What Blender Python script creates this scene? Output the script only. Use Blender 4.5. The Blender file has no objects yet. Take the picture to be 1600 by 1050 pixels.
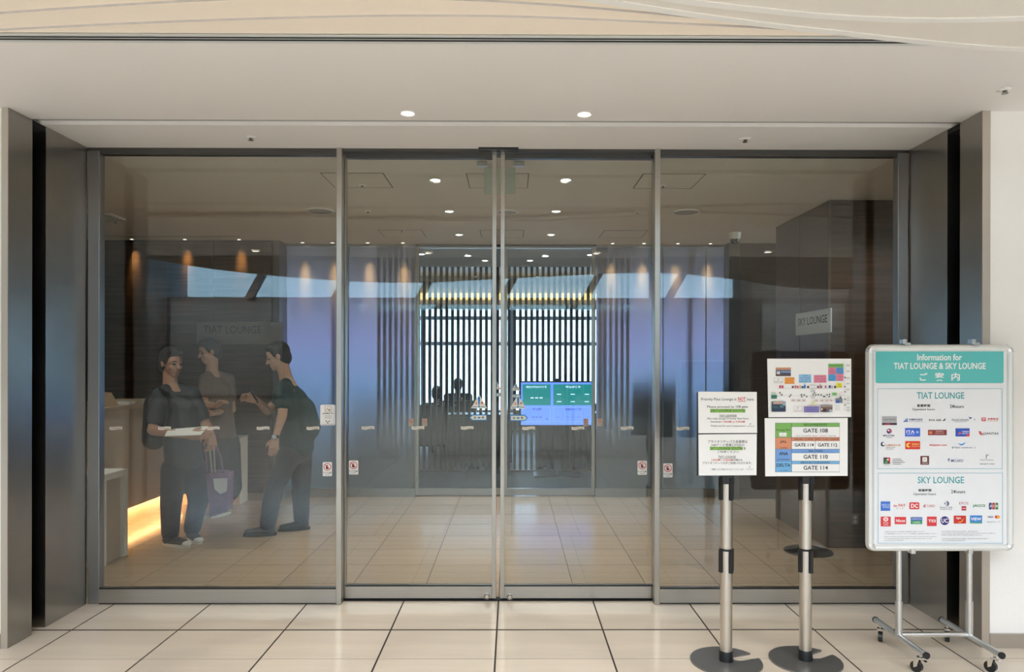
import bpy, bmesh, math, random
from mathutils import Vector, Matrix, Euler
random.seed(7)
PI = math.pi
SC = bpy.context.scene
COL = SC.collection

# ------------------------------------------------------------------ camera
F = 1120.0; YAW = 0.0055; ROLL = 0.0015; HC = 1.5
PX, PY = 800 + F*math.tan(YAW), 568.0
fwd = Vector((math.sin(YAW), math.cos(YAW), 0))
rgt0 = Vector((math.cos(YAW), -math.sin(YAW), 0)); up0 = Vector((0, 0, 1))
rgt = rgt0*math.cos(ROLL) + up0*math.sin(ROLL)
upv = up0*math.cos(ROLL) - rgt0*math.sin(ROLL)
cd = bpy.data.cameras.new('camera'); cam = bpy.data.objects.new('camera', cd); COL.objects.link(cam)
M = Matrix((rgt, upv, -fwd)).transposed().to_4x4(); M.translation = Vector((0, 0, HC))
cam.matrix_world = M
cd.sensor_fit = 'HORIZONTAL'; cd.sensor_width = 36; cd.lens = F/1600*36
cd.shift_x = -(PX-800)/1600; cd.shift_y = (PY-525)/1600
cd.clip_start = 0.05; cd.clip_end = 300
SC.camera = cam

# ------------------------------------------------------------------ world, exposure
SC.view_settings.view_transform = 'Standard'
try: SC.view_settings.look = 'None'
except Exception: pass
SC.view_settings.gamma = 1.0; SC.view_settings.use_curve_mapping = False
SC.view_settings.exposure = 0.97
SC.cycles.max_bounces = 10; SC.cycles.diffuse_bounces = 4; SC.cycles.glossy_bounces = 5
SC.cycles.transmission_bounces = 8; SC.cycles.transparent_max_bounces = 16
SC.cycles.caustics_reflective = False; SC.cycles.caustics_refractive = False
SC.cycles.sample_clamp_indirect = 4.0
SC.cycles.use_denoising = True
SKY_STRENGTH = 6.0
w = bpy.data.worlds.new('sky'); SC.world = w; w.use_nodes = True
nt = w.node_tree; nt.nodes.clear()
wo = nt.nodes.new('ShaderNodeOutputWorld'); bg = nt.nodes.new('ShaderNodeBackground')
tc = nt.nodes.new('ShaderNodeTexCoord'); sx = nt.nodes.new('ShaderNodeSeparateXYZ'); cr = nt.nodes.new('ShaderNodeValToRGB')
cr.color_ramp.elements[0].position = 0.0; cr.color_ramp.elements[0].color = (0.88, 0.95, 1.0, 1)
cr.color_ramp.elements[1].position = 0.6; cr.color_ramp.elements[1].color = (0.78, 0.88, 1.0, 1)
nt.links.new(tc.outputs['Generated'], sx.inputs[0]); nt.links.new(sx.outputs['Z'], cr.inputs[0])
nt.links.new(cr.outputs[0], bg.inputs[0]); bg.inputs[1].default_value = SKY_STRENGTH
nt.links.new(bg.outputs[0], wo.inputs[0])

def lamp_area(name, loc, rot, sx_, sy_, power, color, portal=False):
    l = bpy.data.lights.new(name, 'AREA'); l.shape = 'RECTANGLE'; l.size = sx_; l.size_y = sy_
    l.energy = power; l.color = color
    if portal: l.cycles.is_portal = True
    o = bpy.data.objects.new(name, l); COL.objects.link(o); o.location = loc; o.rotation_euler = rot
    return o
HALL_SPOT = 150.0      # each hall ceiling downlight (W)
NEAR_SPOT = 9.0
FOYER_SPOT = 33.0
LOUNGE_SPOT = 110.0
# sky portals in the openings of the hall and of the lounge
lamp_area('hall_window_portal', (-2.0, -21.9, 5.2), (PI/2, 0, 0), 24, 2.6, 1, (1, 1, 1), True)
lamp_area('skylight_portal', (0, -5.65, 6.85), (0, 0, 0), 13, 7.7, 1, (1, 1, 1), True)
lamp_area('lounge_window_portal', (0, 15.9, 1.6), (-PI/2, 0, 0), 9, 2.4, 1, (1, 1, 1), True)

# ------------------------------------------------------------------ pixel <-> world (design-time measuring only)
def ray(x, y):
    return fwd + rgt*((x-PX)/F) - upv*((y-PY)/F)
CAMO = Vector((0, 0, HC))
def atY(x, y, Y): d = ray(x, y); return CAMO + d*(Y/d.y)
def atZ(x, y, Z): d = ray(x, y); return CAMO + d*((Z-HC)/d.z)
def atX(x, y, X): d = ray(x, y); return CAMO + d*(X/d.x)

# ------------------------------------------------------------------ materials
MATS = {}
def nodes(m):
    return m.node_tree.nodes, m.node_tree.links
def mat(name, col=(0.5, 0.5, 0.5), rough=0.5, metal=0.0, noise=None, bump=None, emit=None, estr=0.0, coat=0.0, spec=0.5, var=0.0, trans=0):
    if name in MATS: return MATS[name]
    m = bpy.data.materials.new(name); m.use_nodes = True; N, L = nodes(m)
    p = N['Principled BSDF']
    p.inputs['Base Color'].default_value = (*col, 1); p.inputs['Roughness'].default_value = rough
    p.inputs['Metallic'].default_value = metal; p.inputs['Specular IOR Level'].default_value = spec
    p.inputs['Coat Weight'].default_value = coat; p.inputs['Coat Roughness'].default_value = 0.03
    if emit: p.inputs['Emission Color'].default_value = (*emit, 1); p.inputs['Emission Strength'].default_value = estr
    t = N.new('ShaderNodeTexCoord')
    src = None
    if noise:   # (scale xyz, amount)
        mp = N.new('ShaderNodeMapping'); mp.inputs['Scale'].default_value = noise[0]
        L.new(t.outputs['Object'], mp.inputs[0])
        nz = N.new('ShaderNodeTexNoise'); nz.inputs['Scale'].default_value = 1; nz.inputs['Detail'].default_value = 5
        L.new(mp.outputs[0], nz.inputs[0])
        r = N.new('ShaderNodeValToRGB')
        a = noise[1]
        r.color_ramp.elements[0].position = 0.3; r.color_ramp.elements[1].position = 0.7
        r.color_ramp.elements[0].color = (*[c*(1-a) for c in col], 1); r.color_ramp.elements[1].color = (*[min(1, c*(1+a)) for c in col], 1)
        L.new(nz.outputs['Fac'], r.inputs[0]); src = r.outputs[0]
        L.new(src, p.inputs['Base Color'])
    if var:
        oi = N.new('ShaderNodeObjectInfo'); mr = N.new('ShaderNodeMapRange')
        mr.inputs[3].default_value = 1-var; mr.inputs[4].default_value = 1+var
        L.new(oi.outputs['Random'], mr.inputs[0])
        mx = N.new('ShaderNodeMix'); mx.data_type = 'RGBA'; mx.blend_type = 'MULTIPLY'; mx.inputs[0].default_value = 1
        if src: L.new(src, mx.inputs[6])
        else: mx.inputs[6].default_value = (*col, 1)
        L.new(mr.outputs[0], mx.inputs[7]); L.new(mx.outputs[2], p.inputs['Base Color'])
    if bump:
        nz2 = N.new('ShaderNodeTexNoise'); nz2.inputs['Scale'].default_value = bump[0]; nz2.inputs['Detail'].default_value = 4
        L.new(t.outputs['Object'], nz2.inputs[0])
        b = N.new('ShaderNodeBump'); b.inputs['Strength'].default_value = bump[1]; b.inputs['Distance'].default_value = 0.01
        L.new(nz2.outputs['Fac'], b.inputs['Height']); L.new(b.outputs[0], p.inputs['Normal'])
    MATS[name] = m
    return m

def glass_mat(name, tint=(0.93, 0.96, 0.95), ior=1.52):
    if name in MATS: return MATS[name]
    m = bpy.data.materials.new(name); m.use_nodes = True; N, L = nodes(m); N.clear()
    o = N.new('ShaderNodeOutputMaterial'); mx = N.new('ShaderNodeMixShader')
    tr = N.new('ShaderNodeBsdfTransparent'); gl = N.new('ShaderNodeBsdfGlossy'); fr = N.new('ShaderNodeFresnel')
    tr.inputs[0].default_value = (*tint, 1); gl.inputs['Roughness'].default_value = 0.0
    ge = N.new('ShaderNodeNewGeometry'); mr = N.new('ShaderNodeMapRange')
    mr.inputs[3].default_value = ior; mr.inputs[4].default_value = 1/ior
    L.new(ge.outputs['Backfacing'], mr.inputs[0]); L.new(mr.outputs[0], fr.inputs['IOR'])
    L.new(fr.outputs[0], mx.inputs[0]); L.new(tr.outputs[0], mx.inputs[1]); L.new(gl.outputs[0], mx.inputs[2])
    L.new(mx.outputs[0], o.inputs[0])
    MATS[name] = m; return m

def film_mat(name):
    """frosted lilac film on glass: blurs what lies behind, scatters a little light itself"""
    if name in MATS: return MATS[name]
    m = bpy.data.materials.new(name); m.use_nodes = True; N, L = nodes(m); N.clear()
    o = N.new('ShaderNodeOutputMaterial')
    rf = N.new('ShaderNodeBsdfRefraction'); rf.inputs['Roughness'].default_value = 0.12; rf.inputs['IOR'].default_value = 1.2
    # fine horizontal ribs of the film scatter light up and down
    tp = N.new('ShaderNodeTexCoord'); wn = N.new('ShaderNodeTexWhiteNoise'); sb_ = N.new('ShaderNodeMath'); sb_.operation = 'SUBTRACT'; sb_.inputs[1].default_value = 0.5
    ml = N.new('ShaderNodeMath'); ml.operation = 'MULTIPLY'; ml.inputs[1].default_value = 1.3
    cx_ = N.new('ShaderNodeCombineXYZ'); ge = N.new('ShaderNodeNewGeometry'); va = N.new('ShaderNodeVectorMath'); vn = N.new('ShaderNodeVectorMath'); vn.operation = 'NORMALIZE'
    L.new(tp.outputs['Object'], wn.inputs['Vector']); L.new(wn.outputs['Value'], sb_.inputs[0]); L.new(sb_.outputs[0], ml.inputs[0]); L.new(ml.outputs[0], cx_.inputs[2])
    L.new(ge.outputs['Normal'], va.inputs[0]); L.new(cx_.outputs[0], va.inputs[1]); L.new(va.outputs[0], vn.inputs[0]); L.new(vn.outputs[0], rf.inputs['Normal'])
    df = N.new('ShaderNodeBsdfDiffuse'); gl = N.new('ShaderNodeBsdfGlossy'); gl.inputs['Roughness'].default_value = 0.05
    tl = N.new('ShaderNodeBsdfTranslucent')
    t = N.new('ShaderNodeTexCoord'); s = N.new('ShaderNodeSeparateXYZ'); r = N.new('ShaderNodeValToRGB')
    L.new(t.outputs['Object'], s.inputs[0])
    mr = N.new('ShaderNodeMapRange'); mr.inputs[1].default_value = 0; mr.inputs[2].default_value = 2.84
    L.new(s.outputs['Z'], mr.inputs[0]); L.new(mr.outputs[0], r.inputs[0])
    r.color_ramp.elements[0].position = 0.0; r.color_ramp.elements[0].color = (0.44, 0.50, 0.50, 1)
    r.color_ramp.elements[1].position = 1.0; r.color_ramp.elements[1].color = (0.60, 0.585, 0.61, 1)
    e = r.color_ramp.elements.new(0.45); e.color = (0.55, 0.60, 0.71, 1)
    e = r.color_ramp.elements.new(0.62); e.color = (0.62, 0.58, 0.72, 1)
    for n in (rf, df, tl): L.new(r.outputs[0], n.inputs[0])
    m0 = N.new('ShaderNodeMixShader'); m0.inputs[0].default_value = 0.4
    L.new(df.outputs[0], m0.inputs[1]); L.new(tl.outputs[0], m0.inputs[2])
    m1 = N.new('ShaderNodeMixShader'); m1.inputs[0].default_value = 0.36
    L.new(rf.outputs[0], m1.inputs[1]); L.new(m0.outputs[0], m1.inputs[2])
    m2 = N.new('ShaderNodeMixShader'); m2.inputs[0].default_value = 0.05
    L.new(m1.outputs[0], m2.inputs[1]); L.new(gl.outputs[0], m2.inputs[2])
    L.new(m2.outputs[0], o.inputs[0])
    MATS[name] = m; return m

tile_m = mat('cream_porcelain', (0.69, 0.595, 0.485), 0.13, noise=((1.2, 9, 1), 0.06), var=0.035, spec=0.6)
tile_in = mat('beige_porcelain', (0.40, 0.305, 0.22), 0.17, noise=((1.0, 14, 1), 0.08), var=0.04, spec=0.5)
grout = mat('dark_grout', (0.035, 0.024, 0.018), 0.8)
ceil_m = mat('ceiling_paint', (0.80, 0.77, 0.74), 0.75)
ceil_cove_glow = mat('ceiling_paint_cove_glow', (0.93, 0.82, 0.69), 0.7)  # warm cove light on the plates is mixed into this base colour
ceil_lip = mat('white_lip_paint', (0.86, 0.84, 0.80), 0.5)
wall_m = mat('white_wall_paint', (0.90, 0.885, 0.86), 0.8, bump=(60, 0.08))
steel = mat('hairline_steel', (0.46, 0.44, 0.41), 0.32, 1.0, noise=((2, 2, 220), 0.06))
steel_v = mat('satin_steel', (0.50, 0.48, 0.44), 0.30, 1.0, noise=((160, 160, 2), 0.06))
steel_dk = mat('dark_brushed_steel', (0.41, 0.395, 0.37), 0.28, 1.0, noise=((3, 3, 3), 0.06))
black = mat('black_recess', (0.006, 0.006, 0.006), 0.7)
plastic_bk = mat('black_plastic', (0.012, 0.013, 0.015), 0.35)
alu = mat('silver_aluminium', (0.74, 0.76, 0.77), 0.3, 1.0)
chrome = mat('chrome', (0.72, 0.72, 0.72), 0.12, 1.0)
post_m = mat('satin_post', (0.66, 0.62, 0.57), 0.34, 1.0, noise=((40, 40, 3), 0.10))
base_m = mat('gunmetal_base', (0.20, 0.195, 0.19), 0.35, 0.55)
wood = mat('dark_walnut_panel', (0.070, 0.042, 0.027), 0.35, noise=((2, 2, 40), 0.35))
wood_r = mat('brown_veneer', (0.10, 0.075, 0.06), 0.4, noise=((3, 3, 60), 0.15))
glass = glass_mat('clear_glass')
glass_in = glass_mat('inner_glass', (0.90, 0.94, 0.95))
glass_sky = glass_mat('tinted_window_glass', (0.45, 0.525, 0.60))
film = film_mat('lilac_film')
beige_lam = mat('beige_laminate', (0.66, 0.585, 0.49), 0.5)
white_lam = mat('white_laminate', (0.86, 0.86, 0.86), 0.4)
paper = mat('white_paper', (0.86, 0.86, 0.86), 0.6)
print_c = {}
def ink(rgb, emis=0):
    """flat print colour from sRGB 0-255"""
    k = ('ink',)+tuple(rgb)+(emis,)
    if k in print_c: return print_c[k]
    lin = [((c/255)/12.92 if c/255 <= 0.04045 else ((c/255+0.055)/1.055)**2.4) for c in rgb]
    if emis:
        m = mat('screen_%d_%d_%d' % tuple(rgb), (0.01, 0.01, 0.01), 0.3, emit=lin, estr=emis)
    else:
        m = mat('ink_%d_%d_%d' % tuple(rgb), lin, 0.55)
    print_c[k] = m
    return m

# ------------------------------------------------------------------ mesh helpers
def obj(name, bm, m=None, parent=None, smooth=False, kind=None, loc=None):
    me = bpy.data.meshes.new(name)
    bm.normal_update(); bm.to_mesh(me); bm.free()
    ms = m if isinstance(m, (list, tuple)) else ([m] if m else [])
    for q in ms: me.materials.append(q)
    if smooth:
        for p in me.polygons: p.use_smooth = True
        try: me.set_sharp_from_angle(angle=math.radians(38))
        except Exception: pass
    o = bpy.data.objects.new(name, me); COL.objects.link(o)
    if loc is not None: o.location = loc
    if parent is not None: attach(o, parent)
    if kind: o['kind'] = kind
    return o
def attach(o, parent):
    o.parent = parent
    o.matrix_parent_inverse = world_of(parent).inverted()
def world_of(o):
    mw = Matrix.LocRotScale(o.location, o.rotation_euler, o.scale)
    if o.parent: mw = world_of(o.parent) @ o.matrix_parent_inverse @ mw
    return mw
def thing(name, label, cat, loc, group=None):
    o = bpy.data.objects.new(name, None); COL.objects.link(o); o.location = loc; o.empty_display_size = 0.1
    return tag(o, label, cat, group)
def tag(o, label, cat, group=None):
    o['label'] = label; o['category'] = cat
    if group: o['group'] = group
    return o
def B(): return bmesh.new()
def box(bm, a, b, mi=0, bev=0.0):
    x0, x1 = sorted((a[0], b[0])); y0, y1 = sorted((a[1], b[1])); z0, z1 = sorted((a[2], b[2]))
    v = [bm.verts.new(p) for p in ((x0,y0,z0),(x1,y0,z0),(x1,y1,z0),(x0,y1,z0),(x0,y0,z1),(x1,y0,z1),(x1,y1,z1),(x0,y1,z1))]
    fs = [bm.faces.new([v[i] for i in q]) for q in ((0,3,2,1),(4,5,6,7),(0,1,5,4),(1,2,6,5),(2,3,7,6),(3,0,4,7))]
    for f in fs: f.material_index = mi
    if bev > 0:
        es = list({e for f in fs for e in f.edges})
        r = bmesh.ops.bevel(bm, geom=es, offset=bev, segments=2, affect='EDGES', profile=0.5)
        for f in r['faces']: f.material_index = mi
    return bm
def bx(name, a, b, m, parent=None, bev=0.0, kind=None):
    return obj(name, box(B(), a, b, 0, bev), m, parent, kind=kind)
def cyl(bm, p0, p1, r0, r1=None, seg=20, caps=True, mi=0):
    p0, p1 = Vector(p0), Vector(p1); r1 = r0 if r1 is None else r1
    d = p1-p0; q = d.to_track_quat('Z', 'Y').to_matrix().to_4x4(); q.translation = (p0+p1)/2
    r = bmesh.ops.create_cone(bm, cap_ends=caps, segments=seg, radius1=r0, radius2=r1, depth=d.length, matrix=q)
    for v in r['verts']:
        for f in v.link_faces: f.material_index = mi
    return bm
def lathe(bm, prof, c=(0, 0, 0), seg=28, mi=0):
    rings = []
    for (r, z) in prof:
        if r < 1e-6: rings.append([bm.verts.new((c[0], c[1], c[2]+z))])
        else: rings.append([bm.verts.new((c[0]+r*math.cos(2*PI*k/seg), c[1]+r*math.sin(2*PI*k/seg), c[2]+z)) for k in range(seg)])
    for a, b in zip(rings, rings[1:]):
        for k in range(seg):
            k2 = (k+1) % seg
            if len(a) == 1 and len(b) == 1: continue
            if len(a) == 1: f = bm.faces.new((a[0], b[k2], b[k]))
            elif len(b) == 1: f = bm.faces.new((a[k], a[k2], b[0]))
            else: f = bm.faces.new((a[k], a[k2], b[k2], b[k]))
            f.material_index = mi
    bmesh.ops.recalc_face_normals(bm, faces=bm.faces)
    return bm
def extrude_poly(bm, pts, dvec, mi=0):
    """closed polygon (list of Vectors) extruded along dvec"""
    d = Vector(dvec)
    a = [bm.verts.new(p) for p in pts]; b = [bm.verts.new(Vector(p)+d) for p in pts]
    n = len(pts); fs = [bm.faces.new(a), bm.faces.new(b[::-1])]
    for i in range(n): fs.append(bm.faces.new((a[i], a[(i+1) % n], b[(i+1) % n], b[i])))
    for f in fs: f.material_index = mi
    bmesh.ops.recalc_face_normals(bm, faces=fs)
    return bm
def tube(bm, pts, r, seg=10):
    for a, b in zip(pts, pts[1:]): cyl(bm, a, b, r, seg=seg)
    for p in pts[1:-1]: bmesh.ops.create_icosphere(bm, subdivisions=1, radius=r*1.02, matrix=Matrix.Translation(Vector(p)))
    return bm

# ------------------------------------------------------------------ flat print (lettering, logos) drawn on a plane
TEXTCACHE = {}
def text_geo(s, bold=0.0):
    k = (s, bold)
    if k in TEXTCACHE: return TEXTCACHE[k]
    cu = bpy.data.curves.new('lettering', 'FONT'); cu.body = s; cu.resolution_u = 2; cu.offset = bold; cu.fill_mode = 'FRONT'
    o = bpy.data.objects.new('lettering', cu); COL.objects.link(o)
    me = bpy.data.meshes.new_from_object(o)
    V = [(v.co.x, v.co.y) for v in me.vertices]; P = [tuple(p.vertices) for p in me.polygons]
    bpy.data.objects.remove(o); bpy.data.curves.remove(cu); bpy.data.meshes.remove(me)
    TEXTCACHE[k] = (V, P); return V, P
class Print:
    """mp(px,py) -> world point on the sign face; nrm = outward normal"""
    def __init__(self, mp, nrm, base=0.0006):
        self.mp = mp; self.n = Vector(nrm); self.bm = B(); self.ms = []; self.k = 0; self.base = base
    def mi(self, m):
        if m not in self.ms: self.ms.append(m)
        return self.ms.index(m)
    def lift(self):
        self.k += 1; return self.n*(self.base + 0.00006*self.k)
    def poly(self, pts, m):
        off = self.lift(); i = self.mi(m)
        f = self.bm.faces.new([self.bm.verts.new(self.mp(*p)+off) for p in pts]); f.material_index = i
        f.normal_update()
        if f.normal.dot(self.n) < 0: f.normal_flip()
        return self
    def R(self, x0, y0, x1, y1, m): return self.poly([(x0, y0), (x1, y0), (x1, y1), (x0, y1)], m)
    def RR(self, x0, y0, x1, y1, r, m):
        pts = []
        for cx, cy, a0 in ((x1-r, y0+r, -90), (x1-r, y1-r, 0), (x0+r, y1-r, 90), (x0+r, y0+r, 180)):
            for k in range(5):
                a = math.radians(a0+k*22.5); pts.append((cx+r*math.cos(a), cy+r*math.sin(a)))
        return self.poly(pts, m)
    def C(self, cx, cy, r, m, ry=None, n=20):
        ry = ry or r
        return self.poly([(cx+r*math.cos(2*PI*k/n), cy+ry*math.sin(2*PI*k/n)) for k in range(n)], m)
    def LN(self, x0, y0, x1, y1, wd, m):
        d = Vector((x1-x0, y1-y0)); d.normalize(); nx, ny = -d.y*wd/2, d.x*wd/2
        return self.poly([(x0+nx, y0+ny), (x1+nx, y1+ny), (x1-nx, y1-ny), (x0-nx, y0-ny)], m)
    def FR(self, x0, y0, x1, y1, wd, m):
        self.R(x0, y0, x1, y0+wd, m); self.R(x0, y1-wd, x1, y1, m); self.R(x0, y0, x0+wd, y1, m); self.R(x1-wd, y0, x1, y1, m); return self
    def T(self, s, x0, y0, x1, y1, m, bold=0.0):
        """fit the text into the box"""
        V, P = text_geo(s, bold)
        if not V: return self
        ax, bx_ = min(v[0] for v in V), max(v[0] for v in V); ay, by = min(v[1] for v in V), max(v[1] for v in V)
        off = self.lift(); i = self.mi(m)
        vs = [self.bm.verts.new(self.mp(x0+(v[0]-ax)/(bx_-ax)*(x1-x0), y1-(v[1]-ay)/max(by-ay, 1e-6)*(y1-y0))+off) for v in V]
        for p in P:
            try: f = self.bm.faces.new([vs[q] for q in p])
            except ValueError: continue
            f.material_index = i; f.normal_update()
            if f.normal.dot(self.n) < 0: f.normal_flip()
        return self
    def done(self, name, parent, label=None):
        me = bpy.data.meshes.new(name); self.bm.to_mesh(me); self.bm.free()
        for q in self.ms: me.materials.append(q)
        o = bpy.data.objects.new(name, me); COL.objects.link(o); attach(o, parent)
        if label: o['label'] = label
        return o

# ================================================================== STRUCTURE
CZ = 2.84                    # soffit height
YD = 4.49                    # plane of the fixed glazing
YL = 4.555                   # plane of the sliding leaves
YI = 8.08                    # inner glass screen
XL = atY(138, 568, YD).x; XR = atY(1418, 568, YD).x

# ---- floor with separate tiles
fl = bx('floor', (-15, -24, -0.12), (15, 17, -0.0015), grout, kind='structure')
TILE = {}
def tile(x0, x1, y0, y1, g, gy, m, nm='tile'):
    k = (round(x1-x0, 3), round(y1-y0, 3), g, gy, m.name)
    if k not in TILE:
        bm = box(B(), (g/2-(x1-x0)/2, gy/2-(y1-y0)/2, -0.006), ((x1-x0)/2-g/2, (y1-y0)/2-gy/2, 0))
        me = bpy.data.meshes.new(nm); bm.to_mesh(me); bm.free(); me.materials.append(m); TILE[k] = me
    o = bpy.data.objects.new(nm, TILE[k]); COL.objects.link(o)
    o.location = ((x0+x1)/2, (y0+y1)/2, 0); attach_tile(o); return o
def attach_tile(o): o.parent = fl
TX0 = -0.083; TW = 0.597
rows = [(4.047, 4.60), (3.642, 4.033), (3.25, 3.642), (2.85, 3.25)]
for y0, y1 in rows:
    for k in range(-10, 10): tile(TX0+k*TW, TX0+(k+1)*TW, y0, y1, 0.0095, 0.006, tile_m)
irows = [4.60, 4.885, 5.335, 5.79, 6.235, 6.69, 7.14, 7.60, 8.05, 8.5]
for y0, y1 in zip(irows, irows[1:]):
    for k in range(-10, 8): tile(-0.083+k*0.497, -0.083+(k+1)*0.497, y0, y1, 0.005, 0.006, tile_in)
# floor of the hall behind, and of the lounge: joints too far off to tell apart singly
def tiled_far(name, col, rough):
    m = mat(name, col, rough); N, L = nodes(m); p = N['Principled BSDF']
    t = N.new('ShaderNodeTexCoord'); br = N.new('ShaderNodeTexBrick'); br.offset = 0
    br.inputs['Scale'].default_value = 1; br.inputs['Mortar Size'].default_value = 0.006
    br.inputs['Brick Width'].default_value = 0.6; br.inputs['Row Height'].default_value = 0.4
    br.inputs['Color1'].default_value = (*col, 1); br.inputs['Color2'].default_value = (*[c*0.95 for c in col], 1)
    br.inputs['Mortar'].default_value = (0.03, 0.025, 0.02, 1)
    L.new(t.outputs['Object'], br.inputs[0]); L.new(br.outputs[0], p.inputs['Base Color']); return m
hall_fl = tiled_far('hall_tiles', (0.62, 0.56, 0.48), 0.14)
bx('hall_paving', (-15, -24, -0.006), (15, 2.85, 0), hall_fl, fl)
carp = mat('dark_carpet', (0.028, 0.032, 0.034), 0.55)
bx('lounge_carpet', (-8, 8.5, -0.006), (8, 17, 0), carp, fl)

# ---- ceiling
YC0 = 3.001
ce = bx('ceiling', (-15, YC0, CZ), (15, 3.955, CZ+0.25), ceil_m, kind='structure')
bx('ceiling_strip', (XL-0.3, 3.955, CZ+0.022), (XR+0.3, 4.045, CZ+0.25), mat('slot_cover_grey', (0.37, 0.37, 0.355), 0.5), ce)
bx('ceiling_strip', (-15, 4.045, CZ), (15, 4.62, CZ+0.25), ceil_m, ce)
ceil_in = mat('foyer_ceiling_paint', (0.66, 0.60, 0.53), 0.75)
bx('foyer_ceiling', (-6, 4.62, CZ), (6, YI+1.9, CZ+0.25), ceil_in, ce)
lounge_white = mat('lounge_white_paint', (0.8, 0.82, 0.84), 0.7)
bx('lounge_ceiling', (-8, YI+1.9, 3.45), (8, 17, 3.6), lounge_white, ce)
bx('lounge_upstand', (-8, YI+1.86, CZ+0.002), (8, YI+1.9, 3.6), lounge_white, ce)
# stepped curved plates above the diffuser (each step a little higher towards the hall)
def curve_px(pts, Z):
    return [atZ(x, y, Z) for x, y in pts]
def smooth_line(P, n=40):
    """Catmull-Rom in XY through P"""
    out = []
    Q = [P[0]+(P[0]-P[1])]+P+[P[-1]+(P[-1]-P[-2])]
    for i in range(1, len(Q)-2):
        for k in range(n//(len(P)-1)+1):
            t = k/(n//(len(P)-1)+1)
            a, b, c, d = Q[i-1], Q[i], Q[i+1], Q[i+2]
            out.append(0.5*((2*b)+(c-a)*t+(2*a-5*b+4*c-d)*t*t+(3*b-a-3*c+d)*t**3))
    out.append(P[-1]); return out
def plate(name, edge, yend, Z, th, m, parent):
    """slab between the curved edge and the line y = yend"""
    pts = [Vector((p.x, p.y, Z)) for p in edge]
    pts = [Vector((pts[0].x-6, pts[0].y+0.0, Z))]+pts+[Vector((pts[-1].x+6, pts[-1].y, Z))]
    bm = B()
    for a, b in zip(pts, pts[1:]):
        f = [a, b, Vector((b.x, yend, Z)), Vector((a.x, yend, Z))]
        lo = [bm.verts.new(v) for v in f]; hi = [bm.verts.new(v+Vector((0, 0, th))) for v in f]
        bm.faces.new(lo); bm.faces.new(hi[::-1]); bm.faces.new((lo[0], lo[1], hi[1], hi[0])); bm.faces.new((lo[2], lo[3], hi[3], hi[2]))
    bmesh.ops.remove_doubles(bm, verts=bm.verts, dist=1e-5)
    bmesh.ops.recalc_face_normals(bm, faces=bm.faces)
    return obj(name, bm, m, parent)
S1 = smooth_line(curve_px([(-60, 50), (0, 46), (200, 36), (400, 28.5), (600, 24), (800, 25), (1000, 33), (1200, 43), (1400, 55)], CZ+0.008))
S2 = smooth_line(curve_px([(-60, 24), (0, 20), (160, 9), (300, 1), (520, -8), (740, 0), (900, 10), (1100, 28), (1300, 48)], CZ+0.016))
def step(edge_far, z, nm):   # vertical little riser facing the hall + plate above it
    return plate(nm, edge_far, 0.4, z, 0.05, ceil_cove_glow, ce)
riser = mat('grey_step_edge', (0.55, 0.52, 0.50), 0.6)
def stepped(edge, z0, z1, yfar, nm):
    """soffit at z0 from yfar to the curved edge, with a riser up to z1 along the edge"""
    pts = [Vector((edge[0].x-6, edge[0].y, 0))]+[Vector((p.x, p.y, 0)) for p in edge]+[Vector((edge[-1].x+6, edge[-1].y, 0))]
    bm = B()
    for a, b in zip(pts, pts[1:]):
        ya = yfar(a.x) if callable(yfar) else yfar; yb = yfar(b.x) if callable(yfar) else yfar
        ya = max(ya, a.y); yb = max(yb, b.y)
        v = [bm.verts.new((a.x, a.y, z0)), bm.verts.new((b.x, b.y, z0)), bm.verts.new((b.x, yb, z0)), bm.verts.new((a.x, ya, z0)),
             bm.verts.new((a.x, a.y, z1)), bm.verts.new((b.x, b.y, z1))]
        f = bm.faces.new((v[0], v[1], v[2], v[3])); f.material_index = 0
        g = bm.faces.new((v[4], v[5], v[1], v[0])); g.material_index = 1
    bmesh.ops.remove_doubles(bm, verts=bm.verts, dist=1e-5)
    return obj(nm, bm, [ceil_cove_glow, riser], ce)
def fn_of(edge):
    P = sorted((p.x, p.y) for p in edge)
    def f(x):
        if x <= P[0][0]: return P[0][1]
        if x >= P[-1][0]: return P[-1][1]
        for (x0, y0), (x1, y1) in zip(P, P[1:]):
            if x0 <= x <= x1: return y0+(y1-y0)*(x-x0)/max(x1-x0, 1e-6)
    return f
stepped(S1, CZ+0.002, CZ+0.011, 2.925, 'warm_lit_ceiling_plate')
stepped(S2, CZ+0.011, CZ+0.020, fn_of(S1), 'warm_lit_ceiling_plate')
up_edge = [Vector((-9, -0.6, 0)), Vector((9, -0.6, 0))]
bx('warm_lit_ceiling_plate', (-15, 0.2, CZ+0.020), (15, 3.0, CZ+0.06), ceil_cove_glow, ce)
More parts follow.
